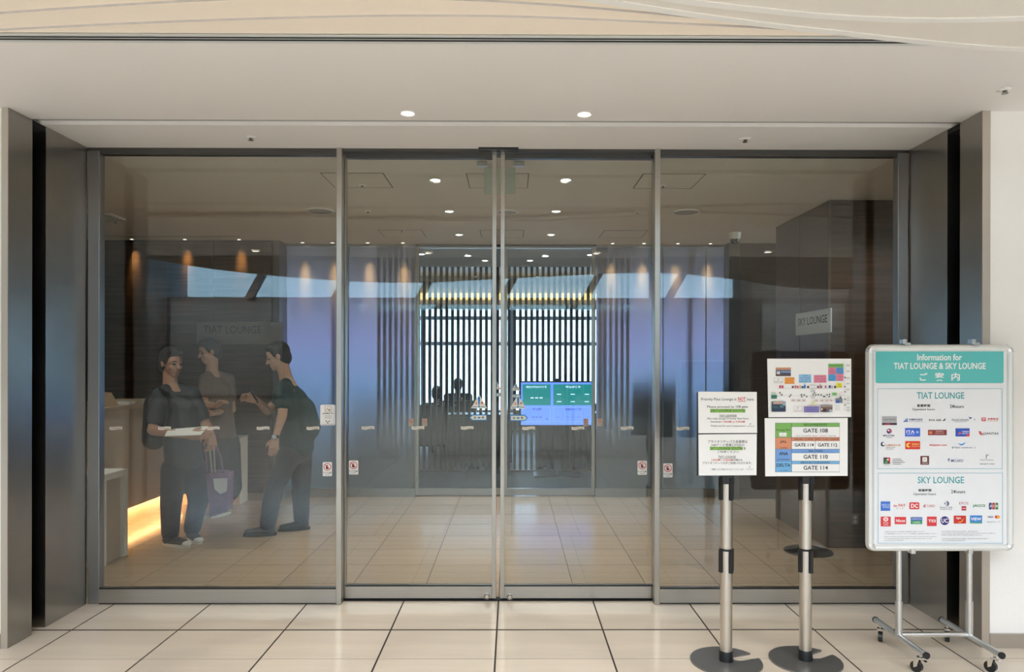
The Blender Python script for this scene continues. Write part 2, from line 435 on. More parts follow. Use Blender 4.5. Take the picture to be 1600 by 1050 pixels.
# lower, nearer plates sweeping in from the right, each with a white lip
L1 = smooth_line(curve_px([(760, -22), (925, 2), (1060, 23), (1200, 42), (1300, 53), (1390, 63), (1515, 75), (1600, 79.5), (1750, 80), (2100, 66), (2700, 30)], CZ-0.012), 60)
L2 = smooth_line(curve_px([(920, -22), (1055, 3), (1200, 20), (1300, 29), (1440, 34.5), (1600, 31.5), (1760, 22), (2150, -10), (2700, -70)], CZ-0.024), 60)
for e, z in ((L1, CZ-0.012), (L2, CZ-0.024)):
    plate('curved_ceiling_plate', e, 0.2, z, 0.012, mat('soffit_paint', (0.78, 0.73, 0.665), 0.7), ce)
    bm = B()
    for a, b in zip(e, e[1:]):
        d = (b-a); d.z = 0; d.normalize(); n = Vector((-d.y, d.x, 0))
        wd = 0.035
        q = [Vector((a.x, a.y, z-0.004)), Vector((b.x, b.y, z-0.004)), Vector((b.x, b.y, z-0.004))-n*wd, Vector((a.x, a.y, z-0.004))-n*wd]
        extrude_poly(bm, q, (0, 0, 0.006))
    obj('ceiling_lip', bm, ceil_lip, ce)
# hall ceiling further back and the hall shell
hall_c = mat('hall_ceiling_paint', (0.72, 0.68, 0.62), 0.7)
bx('hall_ceiling', (-15, -24, 6.6), (15, -9.5, 6.8), hall_c, ce); bx('hall_ceiling', (-15, -1.8, 6.6), (15, 0.25, 6.8), hall_c, ce)
bx('hall_ceiling', (-15, -9.5, 6.6), (-6.5, -1.8, 6.8), hall_c, ce); bx('hall_ceiling', (6.5, -9.5, 6.6), (15, -1.8, 6.8), hall_c, ce)
for k in range(6):
    bx('skylight_beam', (-6.5+13*(k+0.5)/6-0.08, -9.5, 6.62), (-6.5+13*(k+0.5)/6+0.08, -1.8, 6.95), hall_c, ce)
bx('hall_upstand', (-15, 0.2, CZ), (15, 0.26, 6.8), hall_c, ce)
hall_wall = mat('hall_wall_paint', (0.20, 0.21, 0.22), 0.6)
wl = bx('wall_hall_left', (-15.2, -24, -0.1), (-14.9, 3.78, 6.8), hall_wall, kind='structure')
wr = bx('wall_hall_right', (14.6, -24, -0.1), (15.2, 3.78, 6.8), hall_wall, kind='structure')
rear = bx('wall_rear', (-15, -22.2, -0.1), (15, -22, 4.35), hall_wall, kind='structure')
bx('wall_rear_top', (-15, -22.2, 6.3), (15, -22, 7.0), hall_wall, rear)
bx('wall_rear_side', (9.6, -22.2, 4.35), (15, -22, 6.3), mat('pale_hall_wall', (0.5, 0.52, 0.53), 0.6), rear)
bx('pale_panel', (-14.7, -22.0, 0.1), (-9.9, -21.95, 4.1), mat('pale_blue_panel', (0.46, 0.52, 0.55), 0.5), rear); bx('pale_panel', (10.8, -22.0, 0.1), (14.4, -21.95, 4.1), mat('pale_blue_panel'), rear)
for k in range(6): bx('rear_glass_pane', (-14.9+4.083*k+0.002, -22.12, 4.35), (-14.9+4.083*(k+1)-0.002, -22.1, 6.3), glass_mat('blue_tinted_glass', (0.56, 0.68, 0.75)), rear)
for x in (-11.5, -7.8, -4.2, -0.6, 3.0, 6.6):      # slanting steel mullions of the high window
    bm = extrude_poly(B(), [Vector((x, -22.1, 4.3)), Vector((x+0.35, -22.1, 4.3)), Vector((x+1.5, -22.1, 6.4)), Vector((x+1.15, -22.1, 6.4))], (0, 0.25, 0))
    obj('mullion', bm, hall_wall, rear)
# wavy fascia hanging in front of the high window
def Dz(y, D): return HC + (568-y)/F*D
Dw = 8.98+19.0
wav = smooth_line([Vector(((x-800)/F*Dw, -19.0, Dz(y, Dw))) for x, y in ((60, 372), (268, 411), (400, 428), (535, 438), (655, 440), (800, 433), (1000, 424), (1130, 432), (1230, 446), (1330, 450), (1500, 440))], 60)
bm = B()
for a, b in zip(wav, wav[1:]):
    extrude_poly(bm, [a, b, Vector((b.x, b.y, 6.7)), Vector((a.x, a.y, 6.7))], (0, -0.3, 0))
obj('wavy_fascia', bm, hall_c, rear)

# ---- entrance surround
def side_wall(sgn, XE, nm):
    f0 = atY(16 if sgn < 0 else 1535, 568, 3.78).x      # edge of reveal on the front plane
    wide = atY(3 if sgn < 0 else 1546, 568, 3.78).x
    o = bx('wall_'+nm, (wide, 3.785, -0.05), (sgn*15, 3.955, CZ), wall_m, kind='structure')
    bx('backing_wall', (XE+sgn*0.30, 3.955, -0.05), (sgn*15, 4.6, CZ), black, o)
    bx('baseboard_'+nm, (wide, 3.77, 0), (sgn*15, 3.79, 0.075), mat('base_steel', (0.52, 0.48, 0.43), 0.4, 0.8), kind='structure')
    p = bx('trim_%d' % (1 if sgn < 0 else 2), (XE, 3.78, 0), (wide, 3.965, CZ), steel_dk, kind='structure')
    bx('edge_strip', (XE, 3.774, 0), (wide, 3.781, CZ), mat('edge_steel', (0.60, 0.55, 0.49), 0.42, 0.85), p)
    q = bx('trim_%d' % (3 if sgn < 0 else 4), (XE, 4.08, 0), (XE+sgn*0.10, 4.475, CZ), steel_dk, kind='structure')
    r = B(); s = sgn
    box(r, (XE+s*0.26, 3.965, 0), (XE+s*0.28, 4.085, CZ)); box(r, (XE+s*0.005, 3.960, 0), (XE+s*0.27, 3.966, CZ)); box(r, (XE+s*0.10, 4.079, 0), (XE+s*0.27, 4.085, CZ))
    obj('trim_%d' % (5 if sgn < 0 else 6), r, black, kind='structure')
    return o
side_wall(-1, XL, 'left'); side_wall(1, XR, 'right')
# black lining over the two shutter slots
for i, s in ((7, -1), (8, 1)):
    XE = XL if s < 0 else XR
    bx('trim_%d' % i, (XE+s*0.002, 3.966, CZ-0.03), (XE+s*0.27, 4.079, CZ-0.001), black, kind='structure')

# ---- front glazing : two fixed windows and two sliding doors
def zat(y, Y): return atY(800, y, Y).z
ZH0, ZH1 = zat(246, YD), CZ
hd = bx('trim_9', (XL, YD-0.015, ZH0+0.03), (XR, YD+0.11, CZ), mat('header_steel', (0.13, 0.128, 0.125), 0.35, 1.0), kind='structure')
bx('shadow_groove', (XL, YD-0.018, ZH0+0.052), (XR, YD-0.014, ZH0+0.058), black, hd)
sb = B(); box(sb, (atY(748, 240, YD).x, YD-0.05, ZH0+0.032), (atY(810, 240, YD).x, YD-0.015, ZH0+0.062), 0, 0.004)
obj('sensor_bar', sb, plastic_bk, hd)
def xs(px, Y): return atY(px, 568, Y).x
def fixed(n, xa, xb, jamb_left):
    """xa..xb pixel span of the glass"""
    zb, zt = zat(918, YD), ZH0+0.03
    g = B(); box(g, (xs(xa, YD), YD, zb), (xs(xb, YD), YD+0.012, zt))
    o = thing('window_%d' % n, '', '', (xs((xa+xb)/2, YD), YD, 0)); del o['label']; del o['category']; o['kind'] = 'structure'
    obj('glass_pane', g, glass, o)
    bx('bottom_rail', (xs(xa, YD), YD-0.02, 0), (xs(xb, YD), YD+0.03, zb), steel, o, 0.002)
    bx('glazing_gasket', (xs(xa, YD), YD-0.021, zb-0.004), (xs(xb, YD), YD-0.0195, zb+0.004), black, o)
    bx('top_rail', (xs(xa, YD), YD-0.012, zt-0.022), (xs(xb, YD), YD+0.03, zt+0.0), mat('header_steel'), o)
    if jamb_left: ja, jb, ma, mb = xs(139.5, YD), xs(158, YD), xs(527, YD), xs(535.5, YD)
    else: ja, jb, ma, mb = xs(1400, YD), xs(1416.5, YD), xs(1021.5, YD), xs(1030, YD)
    bx('floor_seal', (xs(xa, YD), YD-0.021, 0), (xs(xb, YD), YD-0.0195, 0.007), black, o)
    bx('jamb', (ja, YD-0.02, 0), (jb, YD+0.04, CZ-0.02), mat('jamb_steel', (0.36, 0.37, 0.38), 0.3, 1.0), o, 0.003)
    bx('mullion', (ma, YD-0.03, 0), (mb, YD+0.03, CZ-0.0), steel_v, o, 0.003)
    return o
win1 = fixed(1, 158, 527, True)
win2 = fixed(2, 1030, 1400, False)
def leaf(n, xa, xb, sa, sb_, lock_px):
    """xa..xb pixel span of the whole leaf; sa, sb_ stile spans"""
    zb, zt = zat(914, YL), ZH0+0.03
    o = thing('door_%d' % n, '', '', (xs((xa+xb)/2, YL), YL, 0)); del o['label']; del o['category']; o['kind'] = 'structure'
    g = B(); box(g, (xs(sa[1], YL), YL, zb), (xs(sb_[0], YL), YL+0.012, zt)); obj('glass_pane', g, glass, o)
    for s in (sa, sb_): bx('stile', (xs(s[0], YL), YL-0.018, 0.012), (xs(s[1], YL), YL+0.03, zt+0.02), steel_v, o, 0.002)
    bx('bottom_rail', (xs(sa[1], YL), YL-0.016, 0.012), (xs(sb_[0], YL), YL+0.028, zb), steel, o, 0.002)
    bx('glazing_gasket', (xs(sa[1], YL), YL-0.0175, zb-0.004), (xs(sb_[0], YL), YL-0.0155, zb+0.004), black, o)
    bx('top_rail', (xs(sa[1], YL), YL-0.012, zt-0.02), (xs(sb_[0], YL), YL+0.028, zt+0.02), mat('header_steel'), o)
    c = atY(*lock_px, YL)
    k = B(); cyl(k, (c.x, YL-0.016, c.z), (c.x, YL-0.026, c.z), 0.021, 0.019, 24); lk = obj('lock_cylinder', k, chrome, o, True)
    k = B(); cyl(k, (c.x, YL-0.0255, c.z), (c.x, YL-0.0275, c.z), 0.0165, seg=24); obj('keyway_ring', k, plastic_bk, lk)
    k = B(); cyl(k, (c.x, YL-0.0265, c.z), (c.x, YL-0.030, c.z), 0.0125, seg=24); box(k, (c.x-0.003, YL-0.030, c.z+0.011), (c.x+0.003, YL-0.027, c.z+0.02)); obj('lock_plug', k, chrome, lk)
    return o
door1 = leaf(1, 535, 775.5, (536, 541), (769, 775.5), (761, 930))
door2 = leaf(2, 782, 1026, (782, 788.5), (1020, 1025), (796.5, 931))

gr_ = bx('trim_13', (XL, 4.525, 0.0), (XR, 4.60, 0.004), black, kind='structure')
# stickers on the glass -------------------------------------------------
WHT = ink((236, 236, 236)); BLK = ink((40, 40, 44)); RED = ink((205, 45, 50)); BLU = ink((28, 120, 190)); TEAL = ink((84, 182, 184))
def glass_print(Y): return Print(lambda x, y: atY(x, y, Y), (0, -1, 0), 0.0018)
def sticker_card(x0, y0, x1, y1, Y, parent, name, r=1.5):
    pr = Print(lambda x, y: atY(x, y, Y-0.0012), (0, -1, 0), 0)
    pr.RR(x0, y0, x1, y1, r, WHT); c = pr.done(name, parent)
    sm = c.modifiers.new('thick', 'SOLIDIFY'); sm.thickness = 0.001; return c
def no_touch(cx, cy, Y, parent):
    c = sticker_card(cx-7.3, cy-11, cx+7.3, cy+11, Y, parent, 'caution_sticker')
    c['label'] = 'small white sticker with a crossed-out hand in a red ring'
    p = glass_print(Y)
    p.C(cx, cy-3.6, 6, RED); p.C(cx, cy-3.6, 4.9, WHT)
    p.LN(cx-1.8, cy-6.2, cx-1.8, cy-2, 0.9, BLK); p.LN(cx-0.6, cy-6.8, cx-0.6, cy-2, 0.9, BLK); p.LN(cx+0.6, cy-6.8, cx+0.6, cy-2, 0.9, BLK)
    p.C(cx-0.2, cy-2, 2.1, BLK); p.LN(cx-4.2, cy-7.8, cx+4.2, cy+0.6, 1.1, RED)
    p.T('ドアに注意', cx-6.4, cy+4.2, cx+6.4, cy+7.0, BLK, 0.012); p.T('CAUTION', cx-4, cy+8, cx+4, cy+9.6, BLK)
    p.done('sticker_print', c)
no_touch(511.5, 733, YD, win1); no_touch(552.5, 730.5, YL, door1); no_touch(1003.5, 731, YL, door2); no_touch(1043.5, 735, YD, win2)
def warn(cx, cy, sgn, Y, parent, k=1.0, arrow_dy=24):
    # triangle
    def Q(x, y): return (cx+x*k, cy+y*k)
    p = Print(lambda x, y: atY(x, y, Y-0.0012), (0, -1, 0), 0); p.poly([Q(0, -12.5), Q(12.5, 9.5), Q(-12.5, 9.5)], ink((222, 222, 208)))
    c = p.done('warning_sticker', parent); c['label'] = 'white triangular warning sticker with blue exclamation mark'
    p = glass_print(Y)
    p.poly([Q(-1.9, -8.5), Q(1.9, -8.5), Q(1.1, 4.2), Q(-1.1, 4.2)], BLU); p.C(*Q(0, 6.6), 1.5*k, BLU)
    p.T('注', *Q(-6.5, -0.8), *Q(-2.6, 3.4), RED, 0.02); p.T('意', *Q(2.6, -0.8), *Q(6.5, 3.4), RED, 0.02)
    p.LN(*Q(-10, 7.4), *Q(-2.4, 7.0), 1.0*k, BLU); p.LN(*Q(2.4, 7.0), *Q(10, 7.4), 1.0*k, BLU)
    p.done('sticker_print', c)
    def A(x, y): return (cx+sgn*x*k, cy+(arrow_dy+y)*k)
    p = Print(lambda x, y: atY(x, y, Y-0.0012), (0, -1, 0), 0); p.poly([A(-12.5, -5), A(10.5, -5), A(15.5, 0), A(10.5, 5), A(-12.5, 5)], BLU)
    c = p.done('arrow_sticker', parent); c['label'] = 'blue edged arrow sticker marking the automatic door'
    p = glass_print(Y); p.poly([A(-11.2, -3.4), A(9.8, -3.4), A(13.6, 0), A(9.8, 3.4), A(-11.2, 3.4)], ink((214, 222, 212)))
    x0, x1 = sorted((cx-8*k, cx-4.8*k)); yy = cy+arrow_dy*k
    p.T('自', x0, yy-2*k, x1, yy+2*k, BLK, 0.02); p.T('動', cx+4.6*k, yy-2*k, cx+8*k, yy+2*k, BLK, 0.02)
    p.poly([(cx-3.2*k, yy), (cx, yy-1.5*k), (cx+3.2*k, yy), (cx, yy+1.5*k)], BLU)
    p.done('sticker_print', c)
warn(748.5, 628.5, -1, YL, door1); warn(809.5, 629, 1, YL, door2)
# wavy white marker strips across the glass at waist height
TAPE = ink((218, 212, 202)); TGR = ink((120, 116, 110))
def strip(cx, cy, Y, parent, n=10.0):
    p = Print(lambda x, y: atY(x, y, Y-0.001), (0, -1, 0), 0)
    top = []; bot = []
    for k in range(13):
        t = k/12; x = cx-n+2*n*t; wv = 0.8*math.sin(t*2*PI)
        top.append((x, cy-2.3+wv*0.5)); bot.append((x, cy+2.3+wv*0.9))
    p.poly(top+bot[::-1], TAPE); c = p.done('marker_strip', parent)
    p = glass_print(Y)
    p.T('TIAT LOUNGE', cx-n*0.8, cy-0.8, cx+n*0.8, cy+1.0, TGR, 0.01); p.done('strip_print', c)
for x in (181, 257, 333, 411, 489): strip(x, 669, YD, win1)
for x in (575, 653, 730): strip(x, 668.5, YL, door1)
for x in (826, 903, 980): strip(x, 669, YL, door2)
for x in (1067, 1144, 1221, 1300, 1377): strip(x, 669.5, YD, win2)
# notice beside the left mullion
c = sticker_card(500.5, 632.5, 524, 664.5, YD, win1, 'notice_sticker', 2)
c['label'] = 'white notice card with small picture and rows of black print'
p = glass_print(YD); p.FR(507.5, 634.5, 518, 644, 0.6, ink((150, 140, 130))); p.C(514.5, 640.5, 1.6, ink((200, 120, 70))); p.LN(509, 641.5, 513, 637, 1, ink((150, 150, 150)))
p.T('全館禁煙です', 503.5, 645, 521.5, 647, BLK, 0.02)
for k in range(3): p.LN(507, 649.5+k*1.9, 518, 649.5+k*1.9, 0.5, ink((150, 150, 150)))
p.C(510, 658, 1, BLK); p.C(514.5, 658, 1, BLK); p.C(512.2, 660.5, 1.1, BLK); p.LN(503, 663, 522, 663, 0.5, BLK)
p.done('sticker_print', c)

# ================================================================== FOYER SHELL
wal = bx('wall_foyer_left', (-4.9, 4.5, -0.05), (-4.75, 8.2, CZ), wood, kind='structure')
wb1 = obj('wall_back_left', box(B(), (-4.8, 7.86, -0.05), (xs(427, 7.9), 8.1, CZ)), black, kind='structure')
px_edges = [-4.75, xs(205, 7.84), xs(333, 7.84), xs(427, 7.84)]
for a, b in zip(px_edges, px_edges[1:]): bx('wood_panel', (a+0.003, 7.84, 0.08), (b-0.003, 7.865, CZ-0.012), wood, wb1)
bx('skirting', (-4.75, 7.835, 0), (xs(427, 7.84), 7.86, 0.08), mat('beige_skirt', (0.35, 0.29, 0.23), 0.5), wb1)
XB = atZ(1217, 352, CZ).x; YB0, YB1 = 5.83, 6.99
wrb = obj('wall_foyer_right', box(B(), (XB+0.02, YB0+0.02, -0.05), (4.0, YB1, CZ)), black, kind='structure')
bx('wood_panel', (XB+0.0, YB0, 0.0), (XB+0.021, 6.41, CZ-0.008), wood_r, wrb)
bx('wood_panel', (XB+0.0, 6.415, 0.0), (XB+0.021, YB1, CZ-0.008), wood_r, wrb)
bx('wood_panel', (XB+0.0215, YB0, 0.0), (4.0, YB0+0.021, CZ-0.008), wood, wrb)
# niche wall between the wood block and the inner glass
bx('wall_foyer_niche', (xs(1143, 8.0), 7.95, -0.05), (4.2, 8.15, CZ), wood_r, kind='structure')
bx('wall_foyer_side', (3.35, 4.56, -0.05), (3.5, YB0+0.02, CZ), wood, kind='structure')
for i, (a, b) in enumerate(((427, 439), (1139, 1156))):
    bx('trim_%d' % (10+i), (xs(a, 7.9), 7.84 if i == 0 else 7.9, 0), (xs(b, 7.9), 8.12, CZ), steel_dk, kind='structure')

# ---- inner glass screen (lilac film) and inner sliding doors
def zi(y): return zat(y, YI)
def iwin(n, spans):
    o = thing('window_%d' % n, '', '', (xs((spans[0]+spans[-1])/2, YI), YI, 0)); del o['label']; del o['category']; o['kind'] = 'structure'
    for a, b in zip(spans, spans[1:]):
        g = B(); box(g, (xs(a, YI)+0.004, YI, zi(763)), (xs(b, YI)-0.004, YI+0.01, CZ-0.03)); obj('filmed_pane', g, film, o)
        bx('joint_strip', (xs(b, YI)-0.005, YI-0.006, zi(763)), (xs(b, YI)+0.005, YI+0.014, CZ-0.03), steel_dk, o)
    bx('bottom_rail', (xs(spans[0], YI), YI-0.02, 0), (xs(spans[-1], YI), YI+0.03, zi(763)), mat('inner_rail_steel', (0.42, 0.41, 0.38), 0.35, 1.0), o)
    bx('top_rail', (xs(spans[0], YI), YI-0.02, CZ-0.03), (xs(spans[-1], YI), YI+0.03, CZ), steel_dk, o)
    return o
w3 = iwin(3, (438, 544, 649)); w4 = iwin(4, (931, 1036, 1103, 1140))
def ileaf(n, xa, xb):
    YQ = YI+0.05
    o = thing('door_%d' % n, '', '', (xs((xa+xb)/2, YQ), YQ, 0)); del o['label']; del o['category']; o['kind'] = 'structure'
    g = B(); box(g, (xs(xa+4, YQ), YQ, zat(762, YQ)), (xs(xb-4, YQ), YQ+0.01, CZ-0.03)); obj('glass_pane', g, glass_in, o)
    for a, b in ((xa, xa+4.5), (xb-4.5, xb)): bx('stile', (xs(a, YQ), YQ-0.02, 0.01), (xs(b, YQ), YQ+0.03, CZ-0.02), steel_v, o)
    bx('bottom_rail', (xs(xa+4.5, YQ), YQ-0.018, 0.01), (xs(xb-4.5, YQ), YQ+0.028, zat(763, YQ)), steel, o)
    bx('top_rail', (xs(xa+4.5, YQ), YQ-0.018, CZ-0.035), (xs(xb-4.5, YQ), YQ+0.028, CZ-0.005), steel_dk, o)
    return o
d3 = ileaf(3, 650, 787); d4 = ileaf(4, 788, 929)
bx('trim_12', (xs(649, YI), YI-0.02, CZ-0.025), (xs(931, YI), YI+0.1, CZ), mat('header_steel'), kind='structure')
warn(806, 605, 1, YI+0.05, d4, 0.55, 25); warn(776, 603, -1, YI+0.05, d3, 0.55, 25)
def small_red(cx, cy, Y, parent):
    p = Print(lambda x, y: atY(x, y, Y-0.0012), (0, -1, 0), 0); p.RR(cx-4, cy-6, cx+4, cy+6, 1, ink((196, 176, 160)))
    c = p.done('caution_sticker', parent); c['label'] = 'small faded sticker with a red ring'
    p = glass_print(Y); p.C(cx, cy-2, 3.2, ink((190, 90, 70))); p.C(cx, cy-2, 2.3, ink((200, 180, 165))); p.LN(cx-2.2, cy-4.2, cx+2.2, cy+0.2, 0.8, ink((190, 90, 70))); p.T('ドアに注意', cx-3.4, cy+2.4, cx+3.4, cy+4.2, BLK); p.done('sticker_print', c)
small_red(642.5, 660, YI, w3); small_red(663.5, 660, YI+0.05, d3); small_red(915.5, 660, YI+0.05, d4); small_red(937, 660, YI, w4)

# ================================================================== LOUNGE BEHIND
lw = mat('lounge_dark_wall', (0.10, 0.095, 0.10), 0.6)
bx('wall_lounge_left', (-8.1, 8.2, -0.05), (-7.95, 17, 3.6), lw, kind='structure')
bx('wall_lounge_right', (7.95, 8.2, -0.05), (8.1, 17, 3.6), lw, kind='structure')
YW = 16.0
fac = bx('wall_lounge_window_side', (-8, YW, 2.72), (8, YW+0.2, 3.45), mat('pale_grey_beam', (0.55, 0.58, 0.62), 0.6), kind='structure')
bx('window_spandrel', (-8, YW, 0), (8, YW+0.2, 0.45), lw, fac)
cove = bx('cove_light', (-8, YW-0.10, 2.92), (8, YW-0.02, 3.06), mat('amber_cove', (0.8, 0.6, 0.3), 0.5, emit=(1.0, 0.62, 0.22), estr=1.0), fac)
lwn = thing('window_5', '', '', (0, YW, 0.45)); del lwn['label']; del lwn['category']; lwn['kind'] = 'structure'
mull = mat('blue_grey_mullion', (0.62, 0.66, 0.80), 0.4)
for k in range(8):
    x0 = -8+2*k
    g = B(); box(g, (x0+0.04, YW+0.08, 0.45), (x0+1.96, YW+0.1, 2.72)); obj('glass_pane', g, glass_sky, lwn)
    bx('mullion', (x0-0.04, YW+0.03, 0.45), (x0+0.04, YW+0.16, 2.72), mull, lwn)
for y in (497, 537):
    z = zat(y, YW); bx('transom', (-8, YW+0.02, z-0.04), (8, YW+0.07, z+0.04), mull, lwn)
# slat screen
slat_m = mat('dark_walnut_slat', (0.030, 0.022, 0.018), 0.4)
YS = 9.95
scr = thing('slat_screen', 'tall screen of narrow dark wooden slats behind the inner sliding doors', 'screen', (0, YS, 0))
sm = box(B(), (-0.0195, -0.025, 0.03), (0.0195, 0.025, CZ-0.003))
sme = bpy.data.meshes.new('slat'); sm.to_mesh(sme); sm.free(); sme.materials.append(slat_m)
pitch = 8.83/F*YS
for k in range(-22, 23):
    o = bpy.data.objects.new('slat', sme); COL.objects.link(o); o.location = (xs(786.5, YS)+k*pitch, 0, 0); o.parent = scr
bx('bottom_beam', (-2.0, YS-0.05, 0), (1.85, YS+0.05, 0.03), slat_m, scr)
# low dark cabinet run and furniture
cab_m = mat('black_lacquer', (0.018, 0.019, 0.022), 0.3)
def cabinet(x0, x1, Y, h, label):
    t = thing('low_cabinet', label, 'cabinet', ((x0+x1)/2, Y, 0))
    bx('carcass', (x0, Y, 0.06), (x1, Y+0.45, h-0.03), cab_m, t); bx('worktop', (x0-0.02, Y-0.02, h-0.03), (x1+0.02, Y+0.47, h), mat('worktop_dark', (0.05, 0.05, 0.055), 0.25), t)
    bx('plinth', (x0+0.03, Y+0.03, 0), (x1-0.03, Y+0.42, 0.06), black, t)
    n = max(2, round((x1-x0)/0.6))
    for i in range(n):
        a = x0+(x1-x0)*i/n; b = x0+(x1-x0)*(i+1)/n
        d = bx('cabinet_door', (a+0.005, Y-0.018, 0.07), (b-0.005, Y, h-0.04), cab_m, t); bx('handle', (b-0.06, Y-0.03, h-0.25), (b-0.045, Y-0.018, h-0.1), chrome, d)
    return t
cabinet(-0.95, 0.0, 10.4, 0.76, 'long low black cabinet in the lounge left of the door gap')
cabinet(0.35, 1.75, 10.4, 0.78, 'low black cabinet in the lounge behind the call-number screen')
def armchair(x, Y, label, rz=0):
    t = thing('lounge_chair', label, 'chair', (x, Y, 0), 'dark lounge chairs behind the slats')
    m = mat('charcoal_upholstery', (0.022, 0.026, 0.03), 0.7)
    def part(nm, a, b): o = bx(nm, (x+a[0], Y+a[1], a[2]), (x+b[0], Y+b[1], b[2]), m, t, 0.03); return o
    part('seat', (-0.33, -0.3, 0.2), (0.33, 0.34, 0.45)); part('backrest', (-0.36, -0.42, 0.2), (0.36, -0.3, 0.85))
    part('armrest', (-0.44, -0.36, 0.14), (-0.335, 0.36, 0.62)); part('armrest', (0.335, -0.36, 0.14), (0.44, 0.36, 0.62))
    for sx_ in (-1, 1):
        for sy_ in (-1, 1):
            k = B(); cyl(k, (x+sx_*0.38, Y+sy_*0.3, 0), (x+sx_*0.36, Y+sy_*0.28, 0.16), 0.015, 0.02, 10); obj('leg', k, plastic_bk, t)
    return t
armchair(atY(683, 610, 11.62).x, 11.62, 'dark lounge chair behind the slats under the nearer seated person')
armchair(atY(716, 600, 12.95).x, 12.95, 'dark lounge chair behind the slats under the farther seated person')
armchair(1.05, 12.4, 'dark lounge chair behind the call-number screen')
armchair(2.15, 12.6, 'dark lounge chair behind the slats, rightmost')
armchair(-2.3, 12.5, 'dark lounge chair behind the slats, leftmost')

# call-number screen
YM = 9.55
a = atY(813.5, 597, YM); b = atY(925.5, 664.5, YM)
tv = thing('monitor', 'wide screen with teal and blue panels of call numbers before the slats', 'monitor', ((a.x+b.x)/2, YM, 0))
bx('casing', (a.x-0.012, YM, b.z-0.015), (b.x+0.012, YM+0.05, a.z+0.012), plastic_bk, tv, 0.004)
bx('stand_post', ((a.x+b.x)/2-0.03, YM+0.05, 0.02), ((a.x+b.x)/2+0.03, YM+0.10, 1.3), plastic_bk, tv)
bx('stand_foot', ((a.x+b.x)/2-0.3, YM-0.15, 0), ((a.x+b.x)/2+0.3, YM+0.28, 0.02), plastic_bk, tv)
p = Print(lambda x, y: atY(x, y, YM-0.001), (0, -1, 0), 0.0005)
E = 1.15
tl_, bl_, wh_, dk_ = ink((20, 112, 112), E), ink((96, 130, 232), E), ink((205, 225, 250), E), ink((40, 50, 110), E)
p.R(814, 597.5, 925, 664, bl_); p.R(816.5, 600.5, 860.5, 633.2, tl_); p.R(864.5, 600.5, 924.5, 633.2, tl_)
p.T('現在お呼出中の番号', 822, 602.8, 854, 606.4, wh_, 0.01); p.T('呼出済番号', 884, 602.8, 907, 606.4, wh_, 0.01)
for x in (831.5, 838.5, 845.5): p.R(x-2.4, 620.8, x+2.4, 622.4, wh_)
for x in (873.5, 895, 917):
    for y in (616, 627.5): p.R(x-3.4, y-0.6, x+3.4, y+0.6, wh_)
p.FR(816.5, 636, 860, 659, 0.6, ink((120, 155, 245), E)); p.FR(864.5, 636, 924, 659, 0.6, ink((120, 155, 245), E))
p.T('待ち組数', 832, 637.3, 846, 641.2, dk_, 0.015); p.T('保留中の番号', 883, 637.5, 908, 641.5, dk_, 0.015)
for x in (833, 838.5, 844.5): p.R(x-2, 651.2, x+2, 652.4, dk_)
p.T('組', 853, 653, 856.5, 656, dk_, 0.01)
for x in (879.5, 896, 911.5): p.LN(x, 643.5, x, 657, 0.5, ink((70, 100, 205), E))
for x in (871.5, 887.5, 903.5, 919): p.R(x-2.5, 651.3, x+2.5, 652.2, ink((70, 95, 190), E))
p.done('screen_image', tv)

# ================================================================== CEILING FITTINGS
em_lamp = mat('lamp_lens', (0.9, 0.9, 0.85), 0.4, emit=(1.0, 0.95, 0.85), estr=9)
em_small = mat('small_lamp_lens', (0.9, 0.9, 0.85), 0.4, emit=(1.0, 0.93, 0.8), estr=3)
rim_m = mat('white_lamp_rim', (0.82, 0.80, 0.77), 0.4)
_lp = {}
def downlight(x, y, z, r, label, power, group, spot=1.9, color=(1.0, 0.93, 0.84), lens=None, tilt=None, blend=0.6):
    t = thing('ceiling_light', label, 'ceiling light', (x, y, z), group)
    k = (round(r, 3), lens)
    if k not in _lp:
        b1 = lathe(B(), [(r*0.80, -0.001), (r*1.02, -0.006), (r*1.08, -0.004), (r*1.10, 0.0)], seg=28)
        b2 = lathe(B(), [(0, -0.0035), (r*0.7, -0.0035), (r*0.81, -0.0012)], seg=28)
        o1 = obj('trim_ring', b1, rim_m, t, True); o2 = obj('lens', b2, lens or em_lamp, t)
        _lp[k] = (o1, o2); o1.location = (0, 0, 0); o1.matrix_parent_inverse = Matrix(); o2.location = (0, 0, 0); o2.matrix_parent_inverse = Matrix()
    else:
        for q in _lp[k]:
            c = q.copy(); COL.objects.link(c); c.parent = t
    if power:
        l = bpy.data.lights.new('bulb', 'SPOT'); l.energy = power; l.color = color; l.spot_size = spot; l.spot_blend = blend; l.shadow_soft_size = 0.04
        o = bpy.data.objects.new('bulb', l); COL.objects.link(o); o.parent = t; o.location = (0, 0, -0.02)
        if tilt: o.rotation_euler = tilt
    return t
side = ('left', 'right')
def fitting(x, y, z, r, power, spot, color):
    t = downlight(x, y, z, r, '', power, '', spot=spot, color=color)
    for q in list(t.children):
        q.parent = None
        if q.type == 'MESH': q.name = 'out_of_view_lamp'
        q.location = Vector((x, y, z)) + (Vector((0, 0, -0.02)) if q.type == 'LIGHT' else Vector()); q.parent = ce
    bpy.data.objects.remove(t)
for i, (x, y) in enumerate(((637, 176.5), (913, 178))):
    q = atZ(x, y, CZ); downlight(q.x, q.y, CZ, 0.037, 'bright round downlight in the soffit before the glass doors, the %s one' % side[i], NEAR_SPOT, 'downlights before the glass doors')
